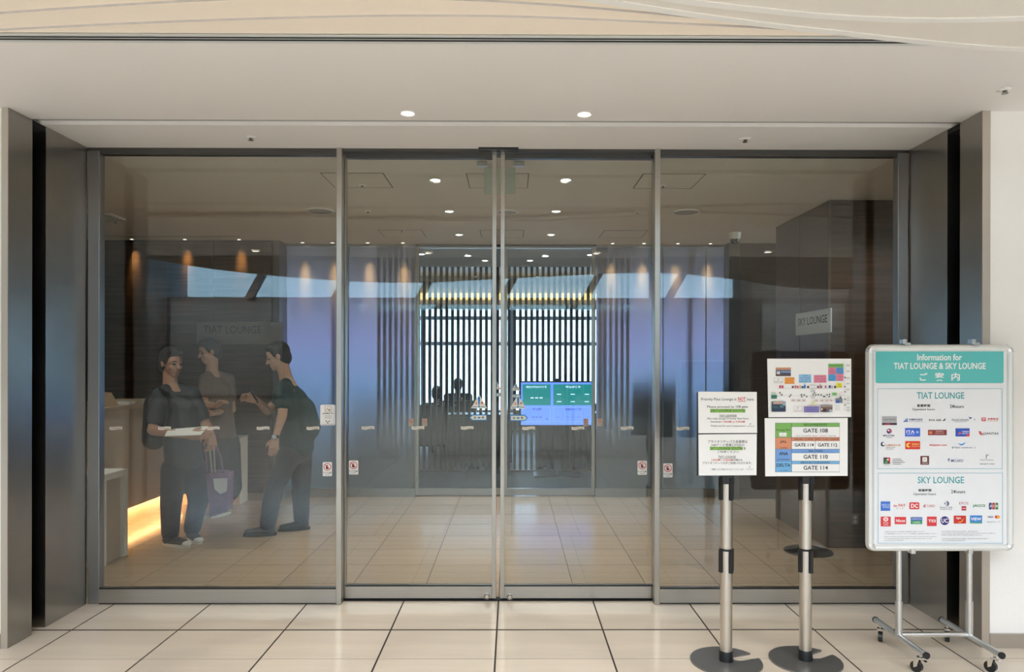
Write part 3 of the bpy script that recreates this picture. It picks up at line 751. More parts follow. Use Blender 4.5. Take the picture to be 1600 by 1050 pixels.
for j, (ya, xa, xb, nm) in enumerate(((281, 680, 884, 'just behind the glass doors'), (330, 702, 869, 'in the middle of the foyer ceiling'), (366.5, 717.5, 861, 'before the inner doors'))):
    for i, x in enumerate((xa, xb)):
        q = atZ(x, ya, CZ); downlight(q.x, q.y, CZ, 0.040, 'round downlight %s, the %s one of its pair' % (nm, side[i]), FOYER_SPOT, 'foyer downlights')
# wall washers: left wood wall, and both filmed glass screens
ww = [(204, 374, 7.72, 'wall of dark wood, leftmost'), (287, 374, 7.72, 'wall of dark wood, middle one'), (372, 374, 7.72, 'wall of dark wood, nearest the glass'),
      (472, 381, 7.93, 'lilac glass left of the inner doors, first'), (519, 381, 7.93, 'lilac glass left of the inner doors, second'), (574, 382, 7.93, 'lilac glass left of the inner doors, third'), (629, 382, 7.93, 'lilac glass left of the inner doors, fourth'),
      (957, 382, 7.93, 'lilac glass right of the inner doors, first'), (1006, 382, 7.93, 'lilac glass right of the inner doors, second'), (1059, 381, 7.93, 'lilac glass right of the inner doors, third'), (1110, 381, 7.93, 'lilac glass right of the inner doors, fourth')]
for x, y, Y, nm in ww:
    X = xs(x, Y+0.03)
    Y += 0.035 if Y > 7.9 else 0.05
    downlight(X, Y, CZ, 0.022, 'tiny spotlight grazing the '+nm, 45.0 if Y > 7.9 else 26.0, 'wall washer spotlights', spot=math.radians(22 if Y > 7.9 else 28), color=(1.0, 0.62, 0.24), lens=em_small, tilt=(math.radians(16), 0, 0), blend=1.0)
# lounge lights between the inner doors and the slats
for i, (x, y, r) in enumerate(((658, 397, 0.05), (923, 398, 0.05), (731, 399.5, 0.045), (852, 400, 0.045), (758, 407, 0.045), (828, 407, 0.045))):
    q = atZ(x, y, CZ); nm = ('by the left jamb', 'by the right jamb', 'second from the left jamb', 'second from the right jamb', 'nearest the slats on the left', 'nearest the slats on the right')[i]
    downlight(q.x, q.y, CZ, r, 'small round light in the ceiling behind the inner doors, '+nm, 4, 'lights behind the inner doors')
for i, x in enumerate((-3.5, 0, 3.5)):
    fitting(x, 13.0, 3.45, 0.06, LOUNGE_SPOT, 2.4, (1, 0.93, 0.84))
# hall ceiling lights behind the camera (seen mirrored in the glass)
for x in (-6, -2, 2, 6):
    for y in (-10.5, -15):
        fitting(x, y, 6.6, 0.12, HALL_SPOT, 2.5, (1, 0.95, 0.88))
for x in (-3.0, -1.0, 1.0, 3.0):
    fitting(x, 0.6, CZ-0.03, 0.05, 32, 2.6, (1, 0.95, 0.89))

fitting(-12.3, -19.9, 6.3, 0.12, 900, 2.6, (1, 0.97, 0.93)); fitting(12.6, -19.9, 6.3, 0.12, 700, 2.6, (1, 0.97, 0.93))  # added lamps hidden behind the fascia, brightening the mirrored rear panels
fitting(-3.1, 4.95, CZ, 0.04, 34, 2.5, (1, 0.90, 0.76)); fitting(3.0, 5.0, CZ, 0.04, 25, 2.5, (1, 0.90, 0.78))  # added foyer lamps behind the pillars, to brighten counter, table and people
# sprinklers
spr_m = mat('brass_grey', (0.30, 0.28, 0.26), 0.3, 1.0)
def sprinkler(px, py, label, s=1.0, z=CZ):
    q = atZ(px, py, z)
    t = thing('sprinkler', label, 'sprinkler', (q.x, q.y, z), 'ceiling sprinklers')
    obj('escutcheon', lathe(B(), [(0.0, -0.006), (0.020*s, -0.006), (0.030*s, -0.003), (0.034*s, 0)], q, 24), rim_m, t, True)
    obj('head', lathe(B(), [(0.010*s, -0.005), (0.011*s, -0.010*s), (0.006*s, -0.012*s), (0.006*s, -0.016*s), (0.015*s, -0.017*s), (0.015*s, -0.020*s), (0, -0.021*s)], q, 18), spr_m, t, True)
    return t
sprinkler(392, 214.5, 'small ceiling sprinkler above the left fixed glass'); sprinkler(1164.5, 217, 'small ceiling sprinkler above the right fixed glass'); sprinkler(1570, 140, 'small ceiling sprinkler above the white wall at right')
for px, py, nm in ((566, 289, 'beside the left hatch'), (1036, 290, 'beside the right hatch'), (575, 329.5, 'near the left ceiling speaker'), (996, 331, 'near the right ceiling speaker'), (628, 360, 'in the rear left of the foyer ceiling'), (181, 346, 'by the air vent on the left')):
    sprinkler(px, py, 'tiny dark sprinkler in the foyer ceiling '+nm, 0.9)
# round ceiling speakers
grille = mat('speaker_grille', (0.42, 0.40, 0.37), 0.6)
for px, py, nm in ((500, 329, 'flat round ceiling speaker behind the left mullion'), (1072.5, 331, 'flat round ceiling speaker behind the right fixed glass'), (793, 331, 'flat round ceiling speaker on the centre line of the foyer')):
    q = atZ(px, py, CZ); r = 0.123 if px != 793 else 0.10
    t = thing('ceiling_speaker', nm, 'speaker', (q.x, q.y, CZ), 'foyer ceiling speakers')
    obj('rim', lathe(B(), [(r*0.86, -0.008), (r*0.98, -0.010), (r, -0.004), (r, 0)], q, 36), rim_m, t, True)
    obj('grille', lathe(B(), [(0, -0.006), (r*0.87, -0.006)], q, 36), grille, t)
# access hatches: recessed dark joint lines around a flush lid
hatch_n = ('left hatch in the foyer ceiling, front row', 'middle hatch in the foyer ceiling, front row', 'right hatch in the foyer ceiling, front row', 'left hatch in the foyer ceiling, rear row', 'middle hatch in the foyer ceiling, rear row', 'right hatch in the foyer ceiling, rear row')
i = 0
for y0, y1 in ((5.05, 5.47), (7.2, 7.62)):
    for x0 in (-1.353, -0.327, 0.922):
        t = thing('ceiling_hatch', 'square flush '+hatch_n[i], 'hatch', (x0+0.22, (y0+y1)/2, CZ), 'foyer ceiling hatches'); i += 1
        bm = B(); e = 0.006
        for A_, B_ in (((x0, y0), (x0+e, y1)), ((x0+0.445-e, y0), (x0+0.445, y1)), ((x0, y0), (x0+0.445, y0+e*0.4)), ((x0, y1-e*0.4), (x0+0.445, y1))): box(bm, (A_[0], A_[1], CZ-0.0022), (B_[0], B_[1], CZ))
        obj('frame', bm, mat('hatch_joint', (0.05, 0.045, 0.04), 0.7), t)
        bx('lid', (x0+e, y0+e, CZ-0.002), (x0+0.445-e, y1-e, CZ), ceil_in, t)
# square air vent on the left
q0 = atZ(150, 333, CZ); q1 = atZ(197, 342, CZ)
t = thing('air_vent', 'square slotted air vent in the foyer ceiling at far left', 'vent', ((q0.x+q1.x)/2, (q0.y+q1.y)/2, CZ))
vx0, vx1, vy0, vy1 = q1.x-0.5, q1.x, q1.y, q0.y
bx('frame', (vx0, vy0, CZ-0.012), (vx1, vy1, CZ), rim_m, t, 0.002)
for k in range(6):
    yy = vy0+0.03+(vy1-vy0-0.06)*k/5.5; bx('slat', (vx0+0.03, yy, CZ-0.016), (vx1-0.03, yy+0.02, CZ-0.012), grille, t)
# dome camera
q = atZ(1148, 364, CZ)
t = thing('dome_camera', 'white dome security camera on the foyer ceiling at right', 'camera', (q.x, q.y, CZ))
obj('mount', lathe(B(), [(0.0, -0.065), (0.052, -0.065), (0.058, -0.05), (0.062, -0.012), (0.066, 0)], q, 28), rim_m, t, True)
obj('dome', lathe(B(), [(0, -0.113), (0.020, -0.110), (0.036, -0.098), (0.044, -0.082), (0.046, -0.064)], q, 28), mat('smoked_dome', (0.02, 0.02, 0.022), 0.08), t, True)
# linear diffuser along the soffit edge
xa, xb = -9, atZ(1510, 71, CZ).x
t = thing('linear_diffuser', 'long twin-slot air diffuser along the edge of the white soffit', 'vent', (0, 2.965, CZ))
df_m = mat('diffuser_grey', (0.62, 0.63, 0.62), 0.45)
for y0, y1 in ((2.925, 2.943), (2.953, 2.964), (2.976, 3.0)): bx('blade', (xa, y0, CZ-0.004), (xb+0.05, y1, CZ-0.0002), df_m, t)
for y0, y1 in ((2.943, 2.953), (2.964, 2.976)): bx('slot', (xa, y0-0.001, CZ-0.0048), (xb+0.05, y1+0.001, CZ-0.0002), black, t)
for px in (395, 770, 1140):
    X = atZ(px, 62, CZ).x
    for y0, y1 in ((2.943, 2.953), (2.964, 2.976)): bx('clip', (X-0.028, y0, CZ-0.002), (X+0.028, y1, CZ-0.0002), black, t)
# exit sign hanging just inside the doors
t = thing('exit_sign', 'pale green hanging sign plate seen from behind the meeting door stiles', 'sign', (atY(781, 260, 4.75).x, 4.75, CZ))
qa = atY(757, 262, 4.75); qb = atY(805, 303, 4.75)
bx('plate', (qa.x, 4.745, qb.z), (qb.x, 4.757, qa.z), mat('pale_green_plate', (0.44, 0.46, 0.36), 0.4), t, 0.002)
for px in (753, 811):
    w0 = atY(px-8, 254, 4.75); w1 = atY(px+8, 260, 4.75); bx('bracket', (w0.x, 4.735, w1.z), (w1.x, 4.767, min(w0.z, CZ)), alu, t)

# ================================================================== FOYER FURNITURE
# reception counter
XC = -3.5; HCN = 1.11
ct = thing('reception_counter', 'long pale reception counter glowing underneath beside the dark wood wall', 'counter', (XC-0.35, 6.8, 0))
bx('front_panel', (XC-0.02, 5.6, 0.17), (XC, 6.57, HCN-0.03), beige_lam, ct); bx('front_panel', (XC-0.025, 6.575, 0.17), (XC-0.004, 7.83, HCN-0.03), mat('taupe_laminate', (0.48, 0.41, 0.33), 0.5), ct)
bx('carcass', (XC-0.7, 5.6, 0.17), (XC-0.026, 7.83, HCN-0.04), beige_lam, ct)
bx('worktop', (XC-0.72, 5.58, HCN-0.03), (XC+0.015, 7.83, HCN), mat('cream_worktop', (0.55, 0.47, 0.36), 0.4), ct)
bx('plinth', (XC-0.6, 5.65, 0), (XC-0.12, 7.83, 0.17), mat('glow_plinth', (0.8, 0.72, 0.6), 0.5), ct)
led = mat('warm_led', (1, 0.7, 0.4), 0.5, emit=(1.0, 0.52, 0.20), estr=3)
bx('light_strip', (XC-0.09, 5.7, 0.158), (XC-0.06, 7.8, 0.168), led, ct)
o = lamp_area('counter_glow', (XC-0.075, 6.75, 0.155), (0, 0, 0), 0.03, 2.1, 3.2, (1.0, 0.52, 0.20)); attach(o, ct)
# beige return unit against the wall
t = thing('side_unit', 'short beige unit against the wall beside the counter end', 'cabinet', (-3.15, 7.7, 0))
bx('body', (XC+0.02, 7.60, 0.0), (xs(376, 7.62), 7.83, 0.70), beige_lam, t, 0.003); bx('top', (XC+0.02, 7.59, 0.70), (xs(376, 7.62)+0.005, 7.83, 0.715), mat('cream_worktop'), t)
# white side table
XS = -3.0
qa = atX(158.5, 743, XS); qb = atX(203.5, 731, XS)
y0, y1, zt = atX(160, 888, XS).y, atX(203, 869, XS).y, qa.z
t = thing('side_table', 'white slab-sided low table in front of the reception counter', 'table', (XS-0.22, (y0+y1)/2, 0))
y0 -= 0.02; y1 = 5.62; y0 = 5.27
bx('tabletop', (XS-0.45, y0, zt-0.05), (XS, y1, zt), white_lam, t, 0.003)
bx('leg', (XS-0.45, y0, 0), (XS, y0+0.055, zt-0.05), white_lam, t, 0.003); bx('leg', (XS-0.45, y1-0.055, 0), (XS, y1, zt-0.05), white_lam, t, 0.003)
bx('back_panel', (XS-0.40, y0+0.055, 0.0), (XS-0.03, y1-0.055, zt-0.05), mat('warm_panel', (0.50, 0.44, 0.38), 0.5), t)
# brochure holder and cards on the counter
t = thing('brochure_stand', 'tilted wooden brochure stand on the reception counter', 'stand', (XC-0.2, 6.5, HCN))
tan = mat('pale_oak', (0.50, 0.37, 0.22), 0.5)
bm = extrude_poly(B(), [Vector((XC-0.10, 6.35, HCN)), Vector((XC-0.12, 6.62, HCN)), Vector((XC-0.16, 6.57, HCN+0.12)), Vector((XC-0.15, 6.42, HCN+0.12))], (-0.02, 0, 0)); obj('front_board', bm, tan, t)
bx('base', (XC-0.30, 6.35, HCN), (XC-0.125, 6.62, HCN+0.012), tan, t)
bm = extrude_poly(B(), [Vector((XC-0.28, 6.36, HCN)), Vector((XC-0.28, 6.61, HCN)), Vector((XC-0.20, 6.58, HCN+0.125)), Vector((XC-0.20, 6.41, HCN+0.125))], (-0.015, 0, 0)); obj('back_board', bm, tan, t)
for k in range(3):
    tag(bx('leaflet_stack', (XC-0.3+0.01*k, 6.72+0.13*k, HCN), (XC-0.08, 6.83+0.13*k, HCN+0.03+0.008*((k*2) % 3)), paper if k != 1 else mat('tan_paper', (0.6, 0.5, 0.36), 0.6)), ('pile of white leaflets on the counter next to the wooden stand', 'pile of tan leaflets on the counter', 'pile of white leaflets on the counter nearest the wood wall')[k], 'leaflets', 'leaflet piles on the reception counter')

# long dark slot in the ceiling above the wood wall
y_ = atZ(250, 369, CZ).y
bx('ceiling_groove', (-4.7, y_, CZ-0.0012), (xs(374, y_), y_+0.012, CZ), black, ce)
# socket plate on the dark wall at the right
pa, pb = atY(1329.5, 803, YB0), atY(1341.5, 820, YB0)
t = thing('wall_outlet', 'small pale outlet plate with two dark sockets low on the dark wall at right', 'outlet', ((pa.x+pb.x)/2, YB0, pb.z))
bx('plate', (pa.x, YB0-0.006, pb.z), (pb.x, YB0, pa.z), mat('outlet_plate', (0.16, 0.15, 0.14), 0.4), t, 0.001)
for zz in (0.3, 0.7):
    k = B(); zc_ = pb.z+(pa.z-pb.z)*zz; cyl(k, ((pa.x+pb.x)/2, YB0-0.0062, zc_), ((pa.x+pb.x)/2, YB0-0.0085, zc_), 0.016, seg=16); obj('socket', k, mat('socket_grey', (0.45, 0.44, 0.42), 0.4), t)
# dark disc-footed stand inside the glass, its pole hidden behind the right barrier post
Yq = 5.72; Xq = atY(1263, 858, Yq).x
t = thing('pole_stand', 'black disc-footed pole stand inside the glass, behind the right barrier post', 'stand', (Xq, Yq, 0))
obj('base', lathe(B(), [(0, 0.0), (0.185, 0.0), (0.185, 0.008), (0.06, 0.02), (0, 0.02)], (Xq, Yq, 0), 36), plastic_bk, t, True)
k = B(); cyl(k, (Xq, Yq, 0.018), (Xq, Yq, 1.25), 0.014, seg=16); obj('pole', k, plastic_bk, t, True)
# dark kiosk dimly seen through the lilac film
Yk = 9.25; ka, kb = atY(992, 597, Yk), atY(1056, 700, Yk)
t = thing('kiosk', 'dark upright kiosk dimly seen through the lilac glass right of the inner doors', 'kiosk', ((ka.x+kb.x)/2, Yk, 0))
bx('body', (ka.x, Yk, 0.03), (kb.x, Yk+0.18, ka.z), cab_m, t, 0.006); bx('screen', (ka.x+0.04, Yk-0.008, ka.z-0.42), (kb.x-0.04, Yk, ka.z-0.05), mat('dim_screen', (0.05, 0.05, 0.09), 0.15), t); bx('plinth', (ka.x+0.03, Yk+0.02, 0), (kb.x-0.03, Yk+0.16, 0.03), black, t)
# wall signs
p0 = atY(308, 503, 7.83); p1 = atY(441, 538, 7.83)
t = thing('wall_sign', 'long grey plate lettered TIAT LOUNGE on the dark wood wall', 'sign', ((p0.x+p1.x)/2, 7.83, p1.z))
bx('plate', (p0.x, 7.815, p1.z), (p1.x, 7.84, p0.z), mat('taupe_plate', (0.17, 0.145, 0.13), 0.4), t, 0.002)
p = Print(lambda x, y: atY(x, y, 7.814), (0, -1, 0), 0.0006); p.T('TIAT LOUNGE', 318, 509, 408, 521, ink((44, 44, 54)), 0.0); p.done('lettering', t)
Xs = XB-0.012
pa, pb = atX(1243, 507, Xs), atX(1297.5, 500, Xs)
zt, zb = atX(1297.5, 481, Xs).z, atX(1297.5, 519, Xs).z
t = thing('wall_sign', 'pale plate lettered SKY LOUNGE on the brown side wall', 'sign', (Xs, (pa.y+pb.y)/2, zb))
bx('plate', (Xs, pb.y, zb), (XB+0.001, pa.y, zt), mat('plate_with_reflection', (0.62, 0.67, 0.71), 0.4), t, 0.001)  # plate colour lightened for the glass reflection lying over it
L_ = pa.y-pb.y
p = Print(lambda u, v: Vector((Xs, pa.y-u*L_, zt+(zb-zt)*v)), (-1, 0, 0), 0.0006); p.T('SKY LOUNGE', 0.08, 0.24, 0.92, 0.58, ink((44, 46, 52)), 0.012); p.done('lettering', t)

# ================================================================== PEOPLE
skin_m = mat('skin', (0.46, 0.28, 0.20), 0.5); hair_m = mat('black_hair', (0.012, 0.010, 0.010), 0.45, bump=(90, 0.4))
def cap_prim(bm, p0, p1, r0, r1, flat=None):
    """tapered capsule; flat = (axis Vector, factor) squashes the cross-section along an axis"""
    p0, p1 = Vector(p0), Vector(p1)
    v0 = len(bm.verts)
    for p, r in ((p0, r0), (p1, r1)):
        bmesh.ops.create_icosphere(bm, subdivisions=2, radius=r, matrix=Matrix.Translation(p))
    if (p1-p0).length > 1e-4:
        q = (p1-p0).to_track_quat('Z', 'Y').to_matrix().to_4x4(); q.translation = (p0+p1)/2
        bmesh.ops.create_cone(bm, cap_ends=True, segments=16, radius1=r0, radius2=r1, depth=(p1-p0).length, matrix=q)
    if flat:
        ax = Vector(flat[0]).normalized(); c = (p0+p1)/2
        bm.verts.ensure_lookup_table()
        for v in list(bm.verts)[v0:]:
            d = (v.co-c).dot(ax); v.co += ax*(d*(flat[1]-1))
def ell(bm, c, r, rot=None):
    m = Matrix.Translation(Vector(c)) @ (rot.to_4x4() if rot else Matrix()) @ Matrix.Diagonal((r[0], r[1], r[2], 1))
    bmesh.ops.create_icosphere(bm, subdivisions=3, radius=1, matrix=m)
def fuse(name, bm, voxel, m, parent, smooth=4):
    me = bpy.data.meshes.new(name); bmesh.ops.recalc_face_normals(bm, faces=bm.faces); bm.to_mesh(me); bm.free()
    o = bpy.data.objects.new(name, me); COL.objects.link(o)
    r = o.modifiers.new('r', 'REMESH'); r.mode = 'VOXEL'; r.voxel_size = voxel; r.use_smooth_shade = True
    if smooth: s = o.modifiers.new('s', 'SMOOTH'); s.factor = 0.5; s.iterations = smooth
    dg = bpy.context.evaluated_depsgraph_get()
    new = bpy.data.meshes.new_from_object(o.evaluated_get(dg)); new.name = name
    o.modifiers.clear(); o.data = new; bpy.data.meshes.remove(me)
    new.materials.clear(); new.materials.append(m)
    for p_ in new.polygons: p_.use_smooth = True
    attach(o, parent); return o
def hand(bm, w_, d, side_, palm, curl=0.5):
    """w_ wrist, d direction of the fingers, side_ towards the thumb, palm = palm normal (fingers curl towards it)"""
    d = Vector(d).normalized(); s = Vector(side_); s = (s-d*s.dot(d)).normalized(); n = Vector(palm); n = (n-d*n.dot(d)-s*n.dot(s)).normalized()
    w_ = Vector(w_)
    for k, (off, ln) in enumerate(((0.030, 0.072), (0.010, 0.080), (-0.011, 0.075), (-0.030, 0.058))):
        kn = w_+d*0.088+s*off
        cap_prim(bm, w_+s*off*0.6+d*0.01, kn, 0.016, 0.0135)
        a = curl; m1 = kn+(d*math.cos(a)+n*math.sin(a))*ln*0.5
        m2 = m1+(d*math.cos(a*1.9)+n*math.sin(a*1.9))*ln*0.3; m3 = m2+(d*math.cos(a*2.6)+n*math.sin(a*2.6))*ln*0.24
        cap_prim(bm, kn, m1, 0.0095, 0.009); cap_prim(bm, m1, m2, 0.009, 0.0085); cap_prim(bm, m2, m3, 0.0085, 0.0075)
    t0 = w_+s*0.022+d*0.022; t1 = t0+s*0.030+d*0.030+n*0.010; t2 = t1+d*0.030+s*0.006+n*0.012
    cap_prim(bm, t0, t1, 0.014, 0.011); cap_prim(bm, t1, t2, 0.0105, 0.008)
def head(bm, c, f, up=(0, 0, 1), s=1.0):
    """c centre of the skull, f facing; returns a frame (f, l, u)"""
    f = Vector(f).normalized(); u = Vector(up); l = u.cross(f).normalized(); u = f.cross(l).normalized()
    R = Matrix((f, l, u)).transposed()
    P = lambda a, b, c_: Vector(c)+(f*a+l*b+u*c_)*s
    ell(bm, P(-0.008, 0, 0.022), (0.098*s, 0.076*s, 0.096*s), R)          # skull
    ell(bm, P(0.026, 0, -0.045), (0.062*s, 0.058*s, 0.075*s), R)          # face
    ell(bm, P(0.058, 0, -0.098), (0.026*s, 0.030*s, 0.020*s), R)          # chin
    ell(bm, P(0.060, 0, 0.012), (0.026*s, 0.055*s, 0.012*s), R)           # brow
    cap_prim(bm, P(0.086, 0, 0.0), P(0.106, 0, -0.036), 0.008*s, 0.013*s)  # nose
    for b in (-1, 1):
        ell(bm, P(0.052, 0.038*b, -0.035), (0.026*s, 0.020*s, 0.022*s), R)   # cheek
        ell(bm, P(-0.004, 0.078*b, -0.012), (0.020*s, 0.010*s, 0.032*s), R)  # ear
    cap_prim(bm, P(0.082, -0.020, -0.068), P(0.082, 0.020, -0.068), 0.009*s, 0.009*s)   # lips
    cap_prim(bm, P(0.080, -0.016, -0.078), P(0.080, 0.016, -0.078), 0.008*s, 0.008*s)
    return P, R
def face_parts(P, R, parent, s=1.0):
    for b in (-1, 1):
        bm = B(); ell(bm, P(0.076, 0.030*b, -0.008), (0.012*s, 0.014*s, 0.009*s), R); obj('eye', bm, mat('eye_dark', (0.05, 0.04, 0.035), 0.2), parent, True)
        bm = B(); cap_prim(bm, P(0.086, 0.016*b, 0.018), P(0.078, 0.048*b, 0.016), 0.0045*s, 0.0035*s); obj('eyebrow', bm, hair_m, parent, True)
def hair(P, R, parent, s=1.0, long=False):
    bm = B()
    ell(bm, P(-0.020, 0, 0.036), (0.100*s, 0.085*s, 0.096*s), R); ell(bm, P(-0.050, 0, -0.020), (0.066*s, 0.076*s, 0.085*s), R); ell(bm, P(0.035, 0, 0.085), (0.058*s, 0.062*s, 0.040*s), R)
    if long: ell(bm, P(-0.070, 0, -0.10), (0.050*s, 0.078*s, 0.13*s), R)
    for b in (-1, 1): ell(bm, P(0.000, 0.070*b, 0.020), (0.035*s, 0.016*s, 0.045*s), R)
    return fuse('hair', bm, 0.010, hair_m, parent, 3)
def shoe(bm, heel, toe, h=0.075):
    heel, toe = Vector(heel), Vector(toe); d = (toe-heel).normalized(); a = heel+d*0.05
    cap_prim(bm, a+Vector((0, 0, 0.045)), heel+d*0.14+Vector((0, 0, 0.040)), 0.044, 0.040)
    cap_prim(bm, heel+d*0.13+Vector((0, 0, 0.036)), toe-d*0.035+Vector((0, 0, 0.030)), 0.042, 0.034)
    cap_prim(bm, a+Vector((0, 0, 0.05)), a+Vector((0, 0, h+0.02)), 0.042, 0.040)
    for v in bm.verts: v.co.z = max(v.co.z, 0.014)
def sole(parent, heel, toe, m, nm='sole'):
    heel, toe = Vector(heel), Vector(toe); d = (toe-heel).normalized(); n = Vector((-d.y, d.x, 0)); L_ = (toe-heel).length
    pts = []
    for k in range(24):
        a = 2*PI*k/24; u = math.cos(a); v = math.sin(a)
        wd = 0.046 if u > 0 else 0.042
        pts.append(Vector((heel.x, heel.y, 0))+d*(L_/2+u*L_/2)+n*(v*wd))
    return obj(nm, extrude_poly(B(), pts, (0, 0, 0.024)), m, parent)

def J(px, py, Y): return atY(px, py, Y)
# ---- person A : visitor with a backpack, paper and purple bag, facing right
YA = 5.95
pa_ = thing('person', 'person in dark navy trousers and white-toed canvas shoes, holding papers before the counter', 'person', (atY(288, 850, YA).x, YA, 0))
fA = Vector((0.80, -0.45, -0.12))
hd_c = J(268, 566, YA)
neck = J(266, 596, YA); chest = J(277, 640, YA); waist = J(284, 690, YA); pel = J(288, 722, YA)
shN, shF = J(252, 618, YA-0.10), J(300, 616, YA+0.10)
elN, elF = J(238, 672, YA-0.20), J(322, 664, YA+0.08)
wrN, wrF = J(296, 681, YA-0.34), J(330, 679, YA-0.20)
hpN, hpF = J(272, 732, YA-0.05), J(304, 732, YA+0.06)
knN, knF = J(267, 790, YA-0.05), J(310, 782, YA+0.06)
anN, anF = J(266, 843, YA-0.04), J(300, 828, YA+0.14)
anN.z = 0.09; anF.z = 0.09
def ground(v): return Vector((v.x, v.y, 0))
dN = Vector((0.94, -0.34, 0)).normalized(); dF = Vector((0.66, -0.75, 0)).normalized()
def figure(t, S, colors, style):
    bm = B()
    P, R = head(bm, S['head'], S['face'], S.get('up', (0, 0, 1)), S.get('hs', 1.0))
    cap_prim(bm, S['neck']-Vector((0, 0, 0.04)), P(-0.015, 0, -0.06), 0.058, 0.054)
    for a in ('N', 'F'):
        cap_prim(bm, S['sh'+a], S['el'+a], 0.048, 0.040); cap_prim(bm, S['el'+a], S['wr'+a], 0.041, 0.027)
        hd_ = S['hand'+a]; hand(bm, S['wr'+a], *hd_)
        cap_prim(bm, S['hp'+a], S['kn'+a], 0.075, 0.055); cap_prim(bm, S['kn'+a], S['an'+a], 0.055, 0.040)
        cap_prim(bm, S['sh'+a], S['chest'], 0.055, 0.10)
    cap_prim(bm, S['neck']-Vector((0, 0, 0.03)), S['chest'], 0.06, 0.115); cap_prim(bm, S['chest'], S['waist'], 0.115, 0.105); cap_prim(bm, S['waist'], S['pel'], 0.105, 0.115)
    for a in ('N', 'F'): cap_prim(bm, S['pel'], S['hp'+a], 0.11, 0.085)
    body = fuse('body', bm, 0.0065, colors['skin'], t, 3)
    face_parts(P, R, body, S.get('hs', 1.0)); hair(P, R, t, S.get('hs', 1.0), style.get('long', False))
    # top
    bm = B(); g = 0.022
    for a in ('N', 'F'):
        e = S['sh'+a].lerp(S['el'+a], style.get('sleeve', 0.75)); cap_prim(bm, S['sh'+a], e, 0.064, 0.062)
        cap_prim(bm, S['sh'+a], S['neck']-Vector((0, 0, 0.045)), 0.062, 0.05)
        cap_prim(bm, S['sh'+a], S['waist'], 0.075, 0.115)
    cap_prim(bm, S['neck']-Vector((0, 0, 0.06)), S['chest'], 0.065, 0.14); cap_prim(bm, S['chest'], S['waist'], 0.145, 0.145); cap_prim(bm, S['waist'], S['pel'], 0.145, 0.150)
    for q in style.get('top_extra', ()): cap_prim(bm, *q)
    zc_ = S['pel'].z-style.get('hem', 0.05)
    for v in bm.verts: v.co.z = max(v.co.z, zc_)
    fuse('shirt', bm, 0.012, colors['top'], t, 5)
    # bottoms
    bm = B()
    if style.get('skirt'):
        for a in ('N', 'F'): cap_prim(bm, S['hp'+a], S['kn'+a].lerp(S['an'+a], 0.35), 0.13, 0.15)
        cap_prim(bm, S['pel'], S['pel']+Vector((0, 0, -0.35)), 0.15, 0.20)
        fuse('skirt', bm, 0.014, colors['bottom'], t, 5)
    else:
        for a in ('N', 'F'):
            cap_prim(bm, S['pel'], S['hp'+a], 0.125, 0.105); cap_prim(bm, S['hp'+a], S['kn'+a], 0.103, 0.082)
            lo = S['kn'+a].lerp(S['an'+a], 0.96); cap_prim(bm, S['kn'+a], lo, 0.082, 0.070)
        for v in bm.verts: v.co.z = max(v.co.z, 0.05)
        fuse('trousers', bm, 0.012, colors['bottom'], t, 4)
    for a in ('N', 'F'):
        d = S['dir'+a]; h_ = ground(S['an'+a])-d*0.075; T_ = h_+d*0.275
        bm = B(); shoe(bm, h_, T_); sh = fuse('shoe', bm, 0.008, colors['shoe'], t, 3); sole(sh, h_-d*0.002, T_+d*0.004, colors['sole'])
        if style.get('toecap'):
            bm = B(); ell(bm, T_-d*0.030+Vector((0, 0, 0.030)), (0.038, 0.036, 0.028)); obj('toe_cap', bm, colors['sole'], sh, True)
    return body
navy = mat('navy_trousers', (0.022, 0.026, 0.040), 0.75, bump=(40, 0.15)); dkshirt = mat('slate_shirt', (0.034, 0.042, 0.055), 0.8, bump=(30, 0.15))
shoe_d = mat('dark_canvas', (0.03, 0.03, 0.032), 0.8); sole_w = mat('white_rubber', (0.62, 0.60, 0.55), 0.6); sole_d = mat('dark_rubber', (0.02, 0.02, 0.02), 0.7)
SA = dict(head=hd_c, face=fA, neck=neck, chest=chest, waist=waist, pel=pel, shN=shN, shF=shF, elN=elN, elF=elF, wrN=wrN, wrF=wrF,
          handN=((1, -0.1, 0.1), (0, 0.2, 1), (0.2, 1, 0.1), 0.45), handF=((0.25, -0.35, -1), (-0.6, -0.8, 0), (-1, 0.2, 0), 0.75),
          hpN=hpN, hpF=hpF, knN=knN, knF=knF, anN=anN, anF=anF, dirN=dN, dirF=dF)
figure(pa_, SA, dict(skin=mat('skin_tan', (0.40, 0.22, 0.15), 0.5), top=dkshirt, bottom=navy, shoe=shoe_d, sole=sole_w), dict(sleeve=0.72, toecap=True))
# badge-like pale logo on the shirt
# backpack
bk_m = mat('black_nylon', (0.010, 0.010, 0.012), 0.6)
t = thing('backpack', 'black backpack on the back of the visitor at the counter', 'backpack', J(236, 690, YA+0.05))
bm = B(); cap_prim(bm, J(241, 630, YA+0.06), J(241, 686, YA+0.06), 0.080, 0.095); cap_prim(bm, J(236, 668, YA+0.05), J(238, 688, YA+0.05), 0.07, 0.08); fuse('bag', bm, 0.012, bk_m, t, 4)
bm = B(); tube(bm, [J(230, 650, YA-0.05), J(226, 672, YA-0.06), J(226, 694, YA-0.06)], 0.006, 8); obj('loose_strap', bm, bk_m, t)
bm = B(); tube(bm, [J(250, 606, YA-0.15), J(262, 614, YA-0.19), J(268, 640, YA-0.19), J(262, 668, YA-0.17)], 0.014, 8); obj('shoulder_strap', bm, bk_m, t)
